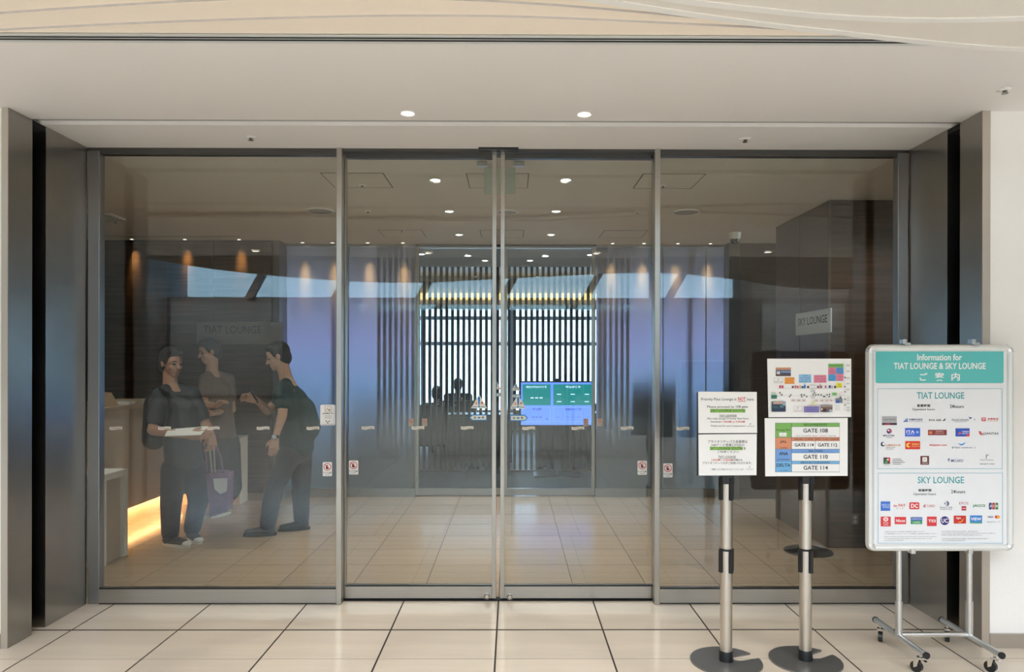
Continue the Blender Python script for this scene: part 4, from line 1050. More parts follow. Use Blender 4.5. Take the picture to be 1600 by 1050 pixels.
# papers
t = thing('papers', 'white papers held flat in the hand of the visitor with the backpack', 'papers', J(298, 676, YA-0.36))
for k in range(2):
    z = 0.004*k; a_, b_, c2, d2 = J(262, 672, YA-0.26), J(324, 667, YA-0.24), J(313, 680, YA-0.42), J(257, 682, YA-0.44)
    bm = extrude_poly(B(), [v+Vector((0.006*k, 0, z)) for v in (a_, b_, c2, d2)], (0, 0.0, 0.0025)); obj('sheet', bm, paper, t)
# purple bag
t = thing('shopping_bag', 'purple bag with a white square hanging from long pale handles', 'bag', J(338, 740, YA-0.22))
YB_ = YA-0.24; pur = mat('purple_cloth', (0.17, 0.105, 0.20), 0.7, bump=(30, 0.2))
bm = B(); c8 = [J(321, 738, YB_), J(356, 740, YB_+0.02), J(354, 800, YB_+0.02), J(328, 808, YB_)]
top_ = [c8[0], c8[1], c8[1]+Vector((0.01, 0.10, 0.01)), c8[0]+Vector((0.01, 0.10, 0.01))]; bot_ = [c8[3], c8[2], c8[2]+Vector((0.0, 0.13, 0.01)), c8[3]+Vector((0.0, 0.13, 0.02))]
vt = [bm.verts.new(v) for v in top_]; vb = [bm.verts.new(v) for v in bot_]; bm.faces.new(vb)
for k in range(4): bm.faces.new((vt[k], vt[(k+1) % 4], vb[(k+1) % 4], vb[k]))
bmesh.ops.recalc_face_normals(bm, faces=bm.faces); bmesh.ops.subdivide_edges(bm, edges=bm.edges, cuts=3, use_grid_fill=True)
for v in bm.verts: v.co += Vector((0, 0.008*math.sin(v.co.z*37+v.co.x*23), 0))
b_o = obj('bag_body', bm, pur, t, True); sd = b_o.modifiers.new('thick', 'SOLIDIFY'); sd.thickness = 0.004
bm = extrude_poly(B(), [J(333, 748, YB_-0.012), J(355, 747, YB_-0.012), J(354, 768, YB_-0.012), J(344, 772, YB_-0.012), J(335, 764, YB_-0.012)], (0, 0.004, 0)); obj('white_patch', bm, mat('bag_white', (0.6, 0.6, 0.64), 0.7), t)
hdl = mat('pale_cord', (0.5, 0.46, 0.48), 0.7)
bm = B(); tube(bm, [J(331, 739, YB_), J(328, 700, YB_+0.01), J(327, 684, YB_+0.02), J(334, 700, YB_+0.01), J(336, 739, YB_)], 0.006, 8); obj('handle', bm, hdl, t)
bm = B(); tube(bm, [J(324, 740, YB_+0.1), J(320, 690, YB_+0.03), J(330, 680, YB_+0.03), J(344, 712, YB_+0.05), J(350, 740, YB_+0.1)], 0.007, 8); obj('handle', bm, mat('purple_cord', (0.22, 0.15, 0.28), 0.7), t)

# ---- person B : behind, tan top and long dark skirt, facing the counter
YBp = 7.05
pb_ = thing('person', 'person with dark hair in a tan top and long dark skirt behind the purple bag', 'person', (atY(340, 808, YBp).x, YBp, 0))
g = lambda x, y, dy=0: J(x, y, YBp+dy)
SB = dict(head=g(327, 548), face=Vector((-0.75, -0.55, -0.25)), neck=g(331, 576), chest=g(337, 612), waist=g(341, 650), pel=g(344, 684), shN=g(322, 594, -0.08), shF=g(356, 594, 0.1), elN=g(318, 632, -0.18), elF=g(362, 640, 0.05),
          wrN=g(338, 634, -0.30), wrF=g(330, 646, -0.22), handN=((0.6, -0.3, 0.4), (0, -1, 0.4), (0.2, 0.6, -0.5), 0.5), handF=((-1, -0.3, 0.1), (0, -0.5, 1), (-0.2, 0.8, 0), 0.5),
          hpN=g(336, 694, -0.05), hpF=g(354, 694, 0.05), knN=g(338, 748, -0.04), knF=g(354, 748, 0.04), anN=g(330, 794, -0.02), anF=g(352, 794, 0.08), dirN=Vector((-0.6, -0.8, 0)).normalized(), dirF=Vector((-0.3, -0.95, 0)).normalized())
SB['anN'].z = SB['anF'].z = 0.09
figure(pb_, SB, dict(skin=skin_m, top=mat('tan_top', (0.16, 0.12, 0.10), 0.8), bottom=mat('charcoal_skirt', (0.035, 0.035, 0.04), 0.8), shoe=mat('pale_canvas', (0.40, 0.36, 0.30), 0.7), sole=sole_w), dict(sleeve=0.6, skirt=True))

# ---- person C : man in teal-dark shirt, back half turned, facing the counter
YC = 6.35
pc_ = thing('person', 'person in dark teal shirt and black shoes facing left, one arm hanging, wristwatch on', 'person', (atY(442, 828, YC).x, YC, 0))
g = lambda x, y, dy=0: J(x, y, YC+dy)
SCc = dict(head=g(434, 556), face=Vector((-0.93, -0.25, -0.32)), up=(-0.25, 0, 1), neck=g(448, 588), chest=g(456, 628), waist=g(462, 668), pel=g(464, 702), shN=g(444, 610, -0.16), shF=g(452, 608, 0.16), elN=g(441, 650, -0.22), elF=g(418, 642, 0.10),
           wrN=g(430, 684, -0.26), wrF=g(402, 626, -0.08), handN=((-0.12, -0.1, -1), (-1, -0.4, 0), (0.1, 1, 0), 0.35), handF=((-1, -0.2, 0.35), (0, -0.4, 1), (0.1, -1, 0), 0.6),
           hpN=g(452, 712, -0.09), hpF=g(470, 712, 0.09), knN=g(428, 762, -0.11), knF=g(470, 762, 0.10), anN=g(418, 815, -0.10), anF=g(471, 815, 0.12), dirN=Vector((-0.985, -0.17, 0)).normalized(), dirF=Vector((-0.93, -0.36, 0)).normalized())
SCc['anN'].z = SCc['anF'].z = 0.09
teal_s = mat('dark_teal_shirt', (0.018, 0.045, 0.050), 0.8, bump=(30, 0.15))
figure(pc_, SCc, dict(skin=skin_m, top=teal_s, bottom=mat('black_trousers', (0.018, 0.021, 0.026), 0.75, bump=(40, 0.15)), shoe=mat('black_leather', (0.012, 0.012, 0.013), 0.35), sole=sole_d),
       dict(sleeve=0.55, top_extra=((g(470, 640), g(478, 668), 0.13, 0.13), (g(474, 660), g(470, 682), 0.13, 0.13))))
w0 = SCc['wrN']; d_ = (SCc['wrN']-SCc['elN']).normalized()
bm = B(); cyl(bm, w0-d_*0.025, w0-d_*0.001, 0.034, 0.032, 20); wt = obj('watch_strap', bm, plastic_bk, pc_, True)
bm = B(); cyl(bm, w0-d_*0.013+Vector((0.0, -0.030, 0)), w0-d_*0.013+Vector((0, -0.041, 0)), 0.019, seg=20); obj('watch_case', bm, chrome, wt)
# dark camera-like gadget in the far hand
t = thing('phone', 'dark phone held up in the hand of the person in the teal shirt', 'phone', g(398, 622, -0.12))
bm = B(); c_p = g(396, 617, -0.13); box(bm, (-0.008, -0.037, -0.075), (0.008, 0.037, 0.075), 0, 0.004)
bmesh.ops.transform(bm, matrix=Matrix.Translation(c_p) @ Euler((0.5, -0.5, 0.3)).to_matrix().to_4x4(), verts=bm.verts); obj('case', bm, plastic_bk, t)
# ---- two seated people far back in the lounge
def seated(x, Y, label, hh):
    t = thing('person', label, 'person', (x, Y, 0))
    S = lambda dx, dy, z: Vector((x+dx, Y+dy, z))
    Q = dict(head=S(0, -0.02, hh-0.11), face=Vector((0.1, 1, -0.1)), neck=S(0, -0.04, hh-0.25), chest=S(0, -0.06, hh-0.46), waist=S(0, -0.06, 0.66), pel=S(0, 0, 0.58), shN=S(-0.19, -0.05, hh-0.32), shF=S(0.19, -0.05, hh-0.32), elN=S(-0.23, 0.05, hh-0.58), elF=S(0.23, 0.05, hh-0.58),
             wrN=S(-0.14, 0.28, hh-0.55), wrF=S(0.14, 0.28, hh-0.55), handN=((0.3, 1, 0), (0.3, 0, 1), (1, 0, -0.2), 0.4), handF=((-0.3, 1, 0), (-0.3, 0, 1), (-1, 0, -0.2), 0.4),
             hpN=S(-0.09, 0.02, 0.56), hpF=S(0.09, 0.02, 0.56), knN=S(-0.11, 0.45, 0.55), knF=S(0.11, 0.45, 0.55), anN=S(-0.11, 0.50, 0.09), anF=S(0.11, 0.50, 0.09), dirN=Vector((-0.1, 1, 0)).normalized(), dirF=Vector((0.1, 1, 0)).normalized())
    figure(t, Q, dict(skin=skin_m, top=mat('dark_jacket', (0.03, 0.035, 0.045), 0.8), bottom=navy, shoe=shoe_d, sole=sole_d), dict(sleeve=0.95))
seated(atY(716, 600, 12.95).x, 12.95, 'person seated with back turned behind the slats, head rising over the chair', 1.22)
seated(atY(683, 610, 11.62).x, 11.62, 'person seated lower behind the slats at left, mostly hidden by chair', 1.12)

# ================================================================== BARRIER POSTS WITH SIGNS
def disc_base(bm, cx, cy, R, ang, thick):
    """round steel foot with a round-bottomed slot open at the rim"""
    pts = []; hw = 0.032; inner = 0.075
    a0 = math.asin(hw/R)
    for k in range(61):
        a = ang+a0+(2*PI-2*a0)*k/60; pts.append(Vector((cx+R*math.cos(a), cy+R*math.sin(a), 0)))
    u = Vector((math.cos(ang), math.sin(ang), 0)); n = Vector((-u.y, u.x, 0)); c = Vector((cx, cy, 0))
    for k in range(9):
        a = -PI/2-PI*k/8
        pts.append(c+u*(inner+hw*math.cos(a))+n*(hw*math.sin(a)))
    a = bm; d = thick
    extrude_poly(a, pts, (0, 0, d)); return a
def barrier(cx, cy, ang, label, ztop):
    t = thing('barrier_post', label, 'barrier post', (cx, cy, 0), 'barrier posts with signs')
    obj('base', disc_base(B(), cx, cy, 0.176, ang, 0.009), base_m, t)
    obj('collar', lathe(B(), [(0.0345, 0.009), (0.0345, 0.056), (0.0325, 0.060), (0.030, 0.06)], (cx, cy, 0), 32), plastic_bk, t, True)
    obj('post', lathe(B(), [(0.0300, 0.058), (0.0300, ztop), (0.02, ztop+0.003), (0, ztop+0.003)], (cx, cy, 0), 36), post_m, t, True)
    for z in (zat(893, cy), zat(780, cy)):
        zt_ = z+0.118
        cs = obj('belt_cassette', lathe(B(), [(0.0305, zt_-0.010), (0.034, zt_-0.010), (0.034, zt_), (0.0305, zt_)], (cx, cy, 0), 32), plastic_bk, t, True)
        for k in range(4):
            a = -PI/2+0.42+k*PI/2
            r = Matrix.Translation((cx, cy, 0)) @ Matrix.Rotation(a, 4, 'Z')
            bm = B(); box(bm, (0.028, -0.0095, z), (0.042, 0.0095, zt_-0.004), 0, 0.002)
            bmesh.ops.transform(bm, matrix=r, verts=bm.verts); obj('belt_clip', bm, plastic_bk, cs)
    return t
def sheet(name, c4, th, parent, m=paper, label=None):
    bm = extrude_poly(B(), [Vector(v) for v in c4], (0, th, 0)); o = obj(name, bm, m, parent)
    if label: o['label'] = label
    return o
cy1 = 3.60; cx1 = atY(1134.5, 1000, cy1).x
bp1 = barrier(cx1, cy1, math.radians(20), 'left steel barrier post carrying two white notices, one above the other', 0.95)
YP = cy1-0.047
def q4(pts, Y): return [atY(x, y, Y) for x, y in pts]
sheet('backboard', q4([(1089, 613), (1182, 613), (1182, 743), (1089, 743)], YP+0.006), 0.006, bp1, plastic_bk)
bx('sign_bracket', (cx1-0.03, YP+0.012, 0.90), (cx1+0.03, cy1+0.02, 1.0), plastic_bk, bp1)
s1 = sheet('notice_sheet', q4([(1091, 612), (1182.5, 612.5), (1183, 676.5), (1091.5, 677)], YP), 0.004, bp1)
p = Print(lambda x, y: atY(x, y, YP), (0, -1, 0)); G_ = ink((140, 190, 92)); GR = ink((120, 120, 120))
p.T('Priority Pass Lounge is', 1095.5, 621.5, 1150.5, 627, BLK, 0.004); p.T('NOT', 1153, 620.5, 1165, 626, RED, 0.02); p.R(1153, 626.8, 1165.5, 627.6, RED); p.T('here', 1167.5, 622, 1177.5, 626, BLK, 0.004)
p.T('Please proceed to 108 gate', 1105, 633.5, 1168.5, 638.5, BLK, 0.004); p.R(1109.5, 639, 1164.5, 644.7, G_); p.T('[SKY LOUNGE SOUTH]', 1111, 639.6, 1163, 644.3, BLK, 0.006)
p.T('TIAT LOUNGE', 1123.5, 647.8, 1151, 651, BLK, 0.004); p.R(1123.5, 651.5, 1151, 651.9, BLK)
p.T('We only accept Priority Pass here', 1104.5, 652.4, 1169.5, 656.4, BLK); p.T('between', 1110.5, 657.3, 1127, 660.2, BLK); p.T('1:00AM to 5:00AM', 1129, 657.3, 1163.5, 660.4, RED, 0.004)
p.T('Thank you for your cooperation', 1110, 664, 1164.5, 667.4, BLK); p.R(1166, 665.6, 1179, 666.2, GR); p.T('P', 1171.5, 661.2, 1173.6, 664.4, GR)
p.done('lettering', s1)
s2 = sheet('notice_sheet', q4([(1091.5, 679), (1182.5, 678), (1182, 742.5), (1092, 743)], YP), 0.004, bp1)
p = Print(lambda x, y: atY(x, y, YP), (0, -1, 0))
p.T('プライオリティパス会員様は', 1106, 687.6, 1168, 692.2, BLK, 0.006); p.T('108ゲート搭乗口付近の', 1111.5, 693, 1163, 697.4, BLK, 0.006)
p.R(1109, 697.9, 1160.3, 703.3, G_); p.T('SKY LOUNGE SOUTH', 1110, 698.5, 1159.5, 702.8, BLK, 0.006); p.T('を', 1161.5, 698.4, 1165.5, 702.8, BLK, 0.006)
p.T('ご利用ください', 1121, 704, 1154.5, 707.6, BLK, 0.006); p.T('TIAT LOUNGE', 1122, 712, 1149.5, 715.4, BLK, 0.004); p.R(1122, 715.9, 1149.5, 716.3, BLK)
p.T('1:00AM～5:00AM', 1111.5, 717, 1145, 720.2, RED, 0.004); p.T('の間のみ', 1146, 716.9, 1160, 720.4, BLK, 0.004)
p.T('プライオリティパスがご利用いただけます。', 1097.5, 721.4, 1174.5, 725.4, BLK, 0.004); p.T('ご理解いただき誠にありがとうございます。', 1110, 732, 1163, 734.6, BLK)
p.R(1165.5, 732.8, 1177.5, 733.3, GR); p.T('P', 1170.4, 728.4, 1172.5, 731.4, GR); p.done('lettering', s2)

cy2 = 3.61; cx2 = atY(1258.5, 1000, cy2).x
bp2 = barrier(cx2, cy2, math.radians(31), 'right steel barrier post carrying a lounge map above a gate list', 0.95)
YP2 = cy2-0.047
bx('sign_bracket', (cx2-0.03, YP2+0.012, 0.90), (cx2+0.03, cy2+0.02, 1.0), plastic_bk, bp2)
sheet('backboard', q4([(1202, 563), (1328, 563), (1323, 743), (1200, 743)], YP2+0.006), 0.006, bp2, plastic_bk)
s3 = sheet('map_sheet', q4([(1199, 560.5), (1330, 560.5), (1330, 651.5), (1201, 652)], YP2), 0.004, bp2, label='white sheet with a coloured map of the lounges')
def MX(x): return 1190+x*150/1432
def MY(y): return 550+y*110/1050
p = Print(lambda x, y: atY(MX(x), MY(y), YP2), (0, -1, 0))
def blk(x0, y0, x1, y1, rgb, lines=(), tc_=(40, 40, 60)):
    p.R(x0, y0, x1, y1, ink(rgb)); n = len(lines)
    for i, s in enumerate(lines):
        h = (y1-y0)/(n+0.2); yy = y0+h*(i+0.35); wd = (x1-x0)*min(0.86, 0.12*len(s)+0.1); cx = (x0+x1)/2
        p.T(s, cx-wd/2, yy, cx+wd/2, yy+h*0.5, ink(tc_))
# the two little photographs at top left / bottom : interiors in flat patches
p.R(210, 232, 436, 360, ink((92, 100, 130))); p.R(210, 232, 436, 268, ink((196, 140, 110))); p.R(210, 300, 436, 360, ink((58, 66, 92))); p.R(290, 285, 436, 312, ink((120, 140, 180))); p.R(225, 290, 275, 330, ink((200, 205, 205))); p.R(210, 335, 436, 360, ink((92, 74, 66)))
p.FR(184, 385, 318, 465, 4, ink((190, 190, 190))); p.T('P', 240, 398, 258, 425, GR); p.T('PRIORITY PASS', 195, 435, 308, 452, GR)
blk(342, 378, 490, 476, (240, 160, 70), ('SKY LOUNGE', 'SOUTH', '108 GATE')); blk(553, 335, 738, 458, (140, 190, 230), ('ANA', 'LOUNGE', '110 GATE', 'LEVEL 4'))
blk(778, 345, 965, 458, (222, 130, 158), ('JAL FIRST', 'CLASS LOUNGE', '112 GATE')); blk(992, 175, 1218, 232, (118, 176, 92), ('SKY LOUNGE SOUTH',)); blk(992, 232, 1105, 335, (222, 130, 158), ('JAL', 'SAKURA', 'LOUNGE', '114 GATE')); blk(1105, 232, 1218, 325, (92, 152, 212), ('DELTA', 'SKY CLUB', '114 GATE'))
blk(992, 335, 1105, 432, (80, 160, 218), ('ANA', 'LOUNGE', '110', 'GATE')); blk(1105, 325, 1218, 432, (222, 130, 158), ('JAL', 'LOUNGE', '112', 'GATE')); blk(1110, 462, 1198, 532, (236, 226, 62), ('TIAT', 'LOUNGE'))
p.LN(230, 542, 1110, 542, 3, ink((150, 150, 150))); p.LN(190, 655, 1240, 655, 3, ink((190, 190, 190))); p.LN(1232, 180, 1232, 880, 3, ink((190, 190, 190))); p.LN(640, 470, 640, 545, 16, ink((120, 170, 220))); p.LN(864, 470, 864, 545, 16, ink((222, 150, 170)))
for x, c in ((272, (200, 80, 110)), (308, (200, 80, 110)), (460, (90, 90, 90)), (500, (210, 120, 150)), (535, (226, 90, 130)), (572, (210, 200, 140)), (606, (40, 70, 150)), (638, (60, 120, 210)), (688, (90, 70, 90)), (838, (120, 70, 90)), (884, (120, 120, 120)), (950, (200, 120, 140)), (1010, (50, 70, 140)), (1045, (190, 190, 190)), (1090, (60, 50, 80))):
    p.R(x-14, 510-(x % 3)*6, x+14, 538, ink(c))
p.FR(705, 480, 820, 538, 3, ink((180, 180, 180))); p.T('CENTRAL', 722, 490, 803, 505, GR); p.C(762, 578, 34, ink((170, 170, 175)), 20); p.C(762, 578, 28, paper, 15); p.T('出国', 742, 568, 782, 588, BLK)
for x, y in ((268, 608), (297, 635), (430, 640), (412, 664), (586, 636), (628, 640), (592, 664), (666, 664), (840, 636), (880, 640), (916, 664), (936, 664), (970, 636), (1000, 664), (1006, 630), (762, 636), (800, 640), (782, 610), (1236, 380), (1236, 516), (1236, 592), (1236, 704), (1236, 790)): p.R(x-9, y-10, x+9, y+10, ink((66, 60, 66)))
p.poly([(720, 650), (800, 650), (782, 690), (740, 690)], ink((205, 205, 205)))
for x in (462, 545, 620, 805, 890, 960, 1025): p.R(x-28, 705, x+28, 738, ink((222, 205, 205))); p.T('108', x-18, 715, x+18, 730, ink((110, 70, 70)))
p.R(135, 640, 220, 694, ink((60, 120, 110))); p.R(150, 612, 210, 640, ink((170, 200, 180))); p.R(1098, 690, 1196, 758, ink((110, 120, 130))); p.R(1098, 725, 1150, 758, ink((50, 90, 180))); p.poly([(1150, 690), (1172, 655), (1180, 690)], BLK)
blk(1040, 605, 1112, 648, (128, 190, 120), ('TIAT',)); p.LN(1112, 622, 1198, 600, 4, ink((220, 140, 150))); p.LN(1112, 630, 1198, 640, 4, ink((220, 140, 150)))
p.R(142, 740, 350, 888, ink((36, 58, 86))); p.R(160, 740, 305, 776, ink((190, 160, 140))); p.R(305, 745, 350, 800, ink((150, 165, 185))); p.R(150, 800, 240, 840, ink((56, 86, 96))); p.R(262, 790, 320, 830, ink((80, 120, 130)))
p.FR(470, 805, 600, 892, 4, ink((196, 180, 180))); p.T('P', 522, 822, 540, 850, GR); p.T('PRIORITY PASS', 482, 865, 590, 880, ink((190, 120, 120))); p.C(760, 756, 20, ink((216, 222, 110)))
blk(622, 810, 848, 898, (128, 120, 186), ('SKY LOUNGE', 'ANNEX', '149 GATE')); p.T('1:00AM-5:00AM', 670, 785, 830, 800, ink((210, 130, 140)))
p.R(866, 785, 1046, 893, ink((120, 92, 84))); p.R(866, 785, 1046, 820, ink((150, 140, 140))); p.R(900, 842, 955, 893, ink((50, 44, 60))); p.R(1000, 855, 1046, 893, ink((150, 185, 205))); p.poly([(875, 835), (905, 850), (880, 870)], ink((230, 220, 205)))
for k, y in enumerate((200, 288, 390, 472, 560, 676, 718, 765, 828, 872)): p.R(1250, y-12, 1300, y+10, ink((214, 214, 214))); p.T(str(140+k), 1256, y-6, 1294, y+5, GR)
for y in (800, 830, 855): p.T('GATE', 1085, y, 1150, y+12, ink((150, 150, 150)))
p.done('map_print', s3)
s4 = sheet('gate_sheet', q4([(1195, 653.5), (1324.5, 653), (1324.5, 743.5), (1196, 744.2)], YP2-0.001), 0.004, bp2, label='white sheet with a coloured table of lounge gates')
def GX(x): return 1190+x*150/1575
def GY(y): return 650+y*100/1050
p = Print(lambda x, y: atY(GX(x), GY(y), YP2-0.001), (0, -1, 0))
gr, og, b1, b2 = ink((122, 178, 92)), ink((214, 140, 106)), ink((112, 156, 216)), ink((112, 176, 226))
p.R(222, 112, 1280, 920, ink((90, 96, 100)))
p.R(228, 118, 486, 350, gr); p.R(228, 354, 486, 540, og); p.R(228, 544, 486, 738, b1); p.R(228, 742, 486, 914, b2)
p.R(494, 116, 1276, 172, gr); p.R(494, 178, 1276, 346, paper); p.R(494, 352, 874, 406, og); p.R(880, 352, 1276, 406, og); p.R(494, 412, 874, 540, paper); p.R(880, 412, 1276, 540, paper)
p.R(494, 546, 1276, 604, b1); p.R(494, 608, 1276, 736, paper); p.R(494, 742, 1276, 782, b2); p.R(494, 788, 1276, 914, paper)
p.T('Priority Pass', 242, 215, 470, 250, BLK); p.R(288, 272, 408, 336, paper); p.T('P', 340, 285, 356, 308, GR); p.T('PRIORITY PASS', 302, 315, 396, 327, GR)
p.T('JAL', 300, 400, 414, 450, BLK, 0.014); p.T('ANA', 284, 590, 430, 642, BLK, 0.014); p.T('DELTA', 244, 778, 472, 832, BLK, 0.014)
p.T('日本航空', 300, 512, 420, 532, BLK); p.T('全日本空輸', 256, 704, 450, 724, BLK); p.T('デルタ航空', 300, 884, 424, 904, BLK)
p.T('SKY LOUNGE SOUTH', 690, 126, 1070, 160, BLK); p.T('GATE 108', 680, 204, 1084, 272, BLK, 0.014); p.T('TIAT LOUNGE', 550, 316, 800, 334, GR); p.T('1:00AM - 5:00AM', 812, 316, 1050, 334, RED); p.T('ご利用可能', 1060, 316, 1216, 334, GR)
p.T('SAKURA LOUNGE', 530, 364, 842, 394, BLK); p.T('FIRST CLASS LOUNGE', 886, 364, 1266, 394, BLK); p.T('GATE 114', 536, 446, 852, 502, BLK, 0.014); p.T('GATE 112', 920, 446, 1238, 502, BLK, 0.014)
p.T('ANA LOUNGE', 764, 558, 996, 590, BLK); p.T('GATE 110', 682, 634, 1084, 702, BLK, 0.014); p.T('DELTA SKY CLUB LOUNGE', 640, 748, 1114, 776, BLK); p.T('GATE 114', 682, 814, 1084, 882, BLK, 0.014)
p.done('table_print', s4)

# ================================================================== INFORMATION BOARD ON CASTERS
YF = 3.60
ib = thing('information_board', 'silver framed lounge information board on a wheeled tubular stand', 'sign board', (atY(1470, 860, YF).x, YF, 0))
def V(x, y, Y=YF): return atY(x, y, Y)
def rrect(x0, y0, x1, y1, r, n=6):
    pts = []
    for cx, cy, a0 in ((x1-r, y0+r, -90), (x1-r, y1-r, 0), (x0+r, y1-r, 90), (x0+r, y0+r, 180)):
        for k in range(n+1):
            a = math.radians(a0+90*k/n); pts.append((cx+r*math.cos(a), cy+r*math.sin(a)))
    return pts
# frame: four curved-face rails with rounded corner caps
FX0, FY0, FX1, FY1 = 1355, 538, 1585, 862; FW = 11.5; FRr = 12
def ringseg(outer, inner, idx, name, m, parent):
    bm = B(); n = len(idx)
    prof = [(0.0, 0.012), (0.18, -0.004), (0.5, -0.010), (0.82, -0.006), (1.0, 0.004)]
    rows_ = []
    for i in idx:
        o_, q_ = V(*outer[i % len(outer)]), V(*inner[i % len(inner)])
        rows_.append([bm.verts.new(o_.lerp(q_, t_)+Vector((0, d_, 0))) for t_, d_ in prof]+[bm.verts.new(q_+Vector((0, 0.02, 0))), bm.verts.new(o_+Vector((0, 0.02, 0)))])
    for a_, b_ in zip(rows_, rows_[1:]):
        for k in range(len(a_)):
            k2 = (k+1) % len(a_); bm.faces.new((a_[k], a_[k2], b_[k2], b_[k]))
    bm.faces.new(rows_[0]); bm.faces.new(rows_[-1][::-1])
    bmesh.ops.recalc_face_normals(bm, faces=bm.faces)
    return obj(name, bm, m, parent, True)
out = rrect(FX0, FY0, FX1, FY1, FRr); inn = [(min(max(x, FX0+FW), FX1-FW), min(max(y, FY0+FW), FY1-FW)) for x, y in rrect(FX0, FY0, FX1, FY1, FRr)]
inn2 = rrect(FX0+FW, FY0+FW, FX1-FW, FY1-FW, 0.8)
n7 = 7
for c in range(4): ringseg(out, inn2, range(c*n7, c*n7+n7), 'corner_cap', mat('corner_silver', (0.80, 0.82, 0.83), 0.25, 0.5), ib)
for c in range(4): ringseg(out, inn2, [c*n7+n7-1, (c*n7+n7) % 28], 'frame_rail', mat('frame_silver', (0.76, 0.78, 0.78), 0.35, 0.25), ib)
bm = extrude_poly(B(), [V(x, y, YF+0.012) for x, y in rrect(FX0+3, FY0+3, FX1-3, FY1-3, 10)], (0, 0.012, 0)); obj('back_panel', bm, mat('brown_hardboard', (0.045, 0.03, 0.024), 0.5), ib)
po = sheet('poster', [V(x, y, YF+0.004) for x, y in ((FX0+FW-1, FY0+FW-1), (FX1-FW+1, FY0+FW-1), (FX1-FW+1, FY1-FW+1), (FX0+FW-1, FY1-FW+1))], 0.004, ib, mat('poster_white', (0.80, 0.82, 0.86), 0.25))
YQ = YF+0.003
def BX(x): return 1350+x*240/1200
def BY(y): return 530+y*210/1050
def SX(x): return 1350+x*240/1600
def SY(y): return 730+y*140/933
TQ = ink((92, 190, 190)); TD = ink((80, 170, 176)); BK = ink((60, 60, 66)); LB = ink((150, 190, 205))
p = Print(lambda x, y: atY(BX(x), BY(y), YQ), (0, -1, 0))
p.RR(90, 90, 1090, 343, 14, TQ)
p.T('Information for', 415, 116, 765, 166, WHT, 0.02); p.T('TIAT LOUNGE & SKY LOUNGE', 232, 184, 950, 234, WHT, 0.02); p.T('ご', 434, 262, 496, 324, WHT, 0.02); p.T('案', 552, 260, 626, 326, WHT, 0.02); p.T('内', 682, 262, 748, 324, WHT, 0.02)
p.done('header_print', po, 'turquoise title band')
p = Print(lambda x, y: atY(BX(x), BY(y), YQ), (0, -1, 0))
p.FR(104, 384, 1082, 1014, 4, LB)
p.T('TIAT LOUNGE', 412, 414, 782, 466, TD, 0.012); p.T('営業時間', 414, 508, 516, 530, BK, 0.02); p.T('Operation hours', 376, 538, 552, 562, BK); p.T('24hours', 670, 512, 778, 538, BK, 0.004)
p.done('lettering', po)
def logo(fn, nm='airline_logo', mp=None):
    q = Print(mp or (lambda x, y: atY(BX(x), BY(y), YQ)), (0, -1, 0)); fn(q); q.done(nm, po)
def c_(r, g, b): return ink((r, g, b))
NAVY = c_(40, 60, 130)
logo(lambda q: (q.R(140, 602, 256, 656, c_(170, 172, 178)), q.R(140, 654, 256, 670, c_(60, 40, 60)), q.poly([(150, 668), (190, 656), (215, 668)], c_(180, 50, 60)), q.T('JAPAN AIRLINES', 150, 622, 246, 636, c_(80, 84, 96), 0.01)))
logo(lambda q: (q.poly([(304, 646), (338, 616), (344, 646)], c_(70, 100, 180)), q.poly([(318, 640), (338, 624), (340, 640)], c_(140, 170, 220)), q.T('中国南方航空', 350, 620, 456, 636, NAVY, 0.01), q.T('CHINA SOUTHERN AIRLINES', 350, 640, 456, 646, NAVY)))
logo(lambda q: (q.T('EVA AIR', 508, 624, 604, 640, c_(70, 80, 84), 0.015), q.poly([(610, 640), (636, 616), (634, 636)], c_(60, 110, 90))))
logo(lambda q: (q.T('Garuda Indonesia', 684, 618, 818, 638, c_(130, 134, 142)), q.poly([(816, 606), (846, 614), (828, 624)], c_(50, 80, 150)), q.C(862, 628, 8, c_(200, 206, 214)), q.T('THE AIRLINE OF INDONESIA', 706, 642, 800, 648, GR)))
logo(lambda q: (q.R(918, 612, 950, 640, c_(214, 70, 72)), q.T('海', 922, 614, 946, 638, WHT, 0.01), q.T('海南航空', 966, 614, 1048, 632, c_(210, 60, 64), 0.02), q.T('HAINAN AIRLINES', 966, 636, 1046, 642, c_(210, 90, 94))))
logo(lambda q: (q.C(196, 718, 20, c_(40, 56, 120)), q.poly([(196, 700), (214, 712), (206, 736), (196, 730)], c_(206, 50, 60)), q.C(190, 712, 7, WHT), q.T('MALAYSIA', 150, 746, 238, 760, c_(60, 70, 110), 0.015), q.LN(176, 768, 216, 768, 3, GR)))
logo(lambda q: (q.R(320, 694, 438, 760, c_(62, 104, 214)), q.T('ITA', 330, 712, 396, 734, WHT, 0.02), q.T('AIRWAYS', 336, 738, 392, 746, WHT), q.C(416, 726, 10, c_(150, 180, 236))))
logo(lambda q: (q.R(500, 708, 646, 750, c_(140, 62, 66)), q.C(520, 730, 12, c_(226, 130, 70)), q.T('吉祥航空', 560, 714, 618, 726, c_(226, 200, 190)), q.T('JUNEYAO AIR', 556, 732, 624, 742, c_(226, 200, 190))))
logo(lambda q: (q.R(714, 696, 824, 760, c_(50, 88, 190)), q.poly([(790, 760), (824, 730), (824, 760)], c_(214, 70, 70)), q.poly([(730, 742), (752, 720), (760, 740)], c_(214, 90, 100)), q.T('TURKISH', 764, 716, 818, 728, WHT, 0.01), q.T('AIRLINES', 764, 732, 812, 742, WHT)))
logo(lambda q: (q.poly([(894, 716), (918, 724), (934, 752), (904, 744)], c_(206, 50, 56)), q.poly([(906, 724), (918, 730), (926, 746)], WHT), q.T('QANTAS', 930, 728, 1050, 748, c_(60, 60, 64), 0.01)))
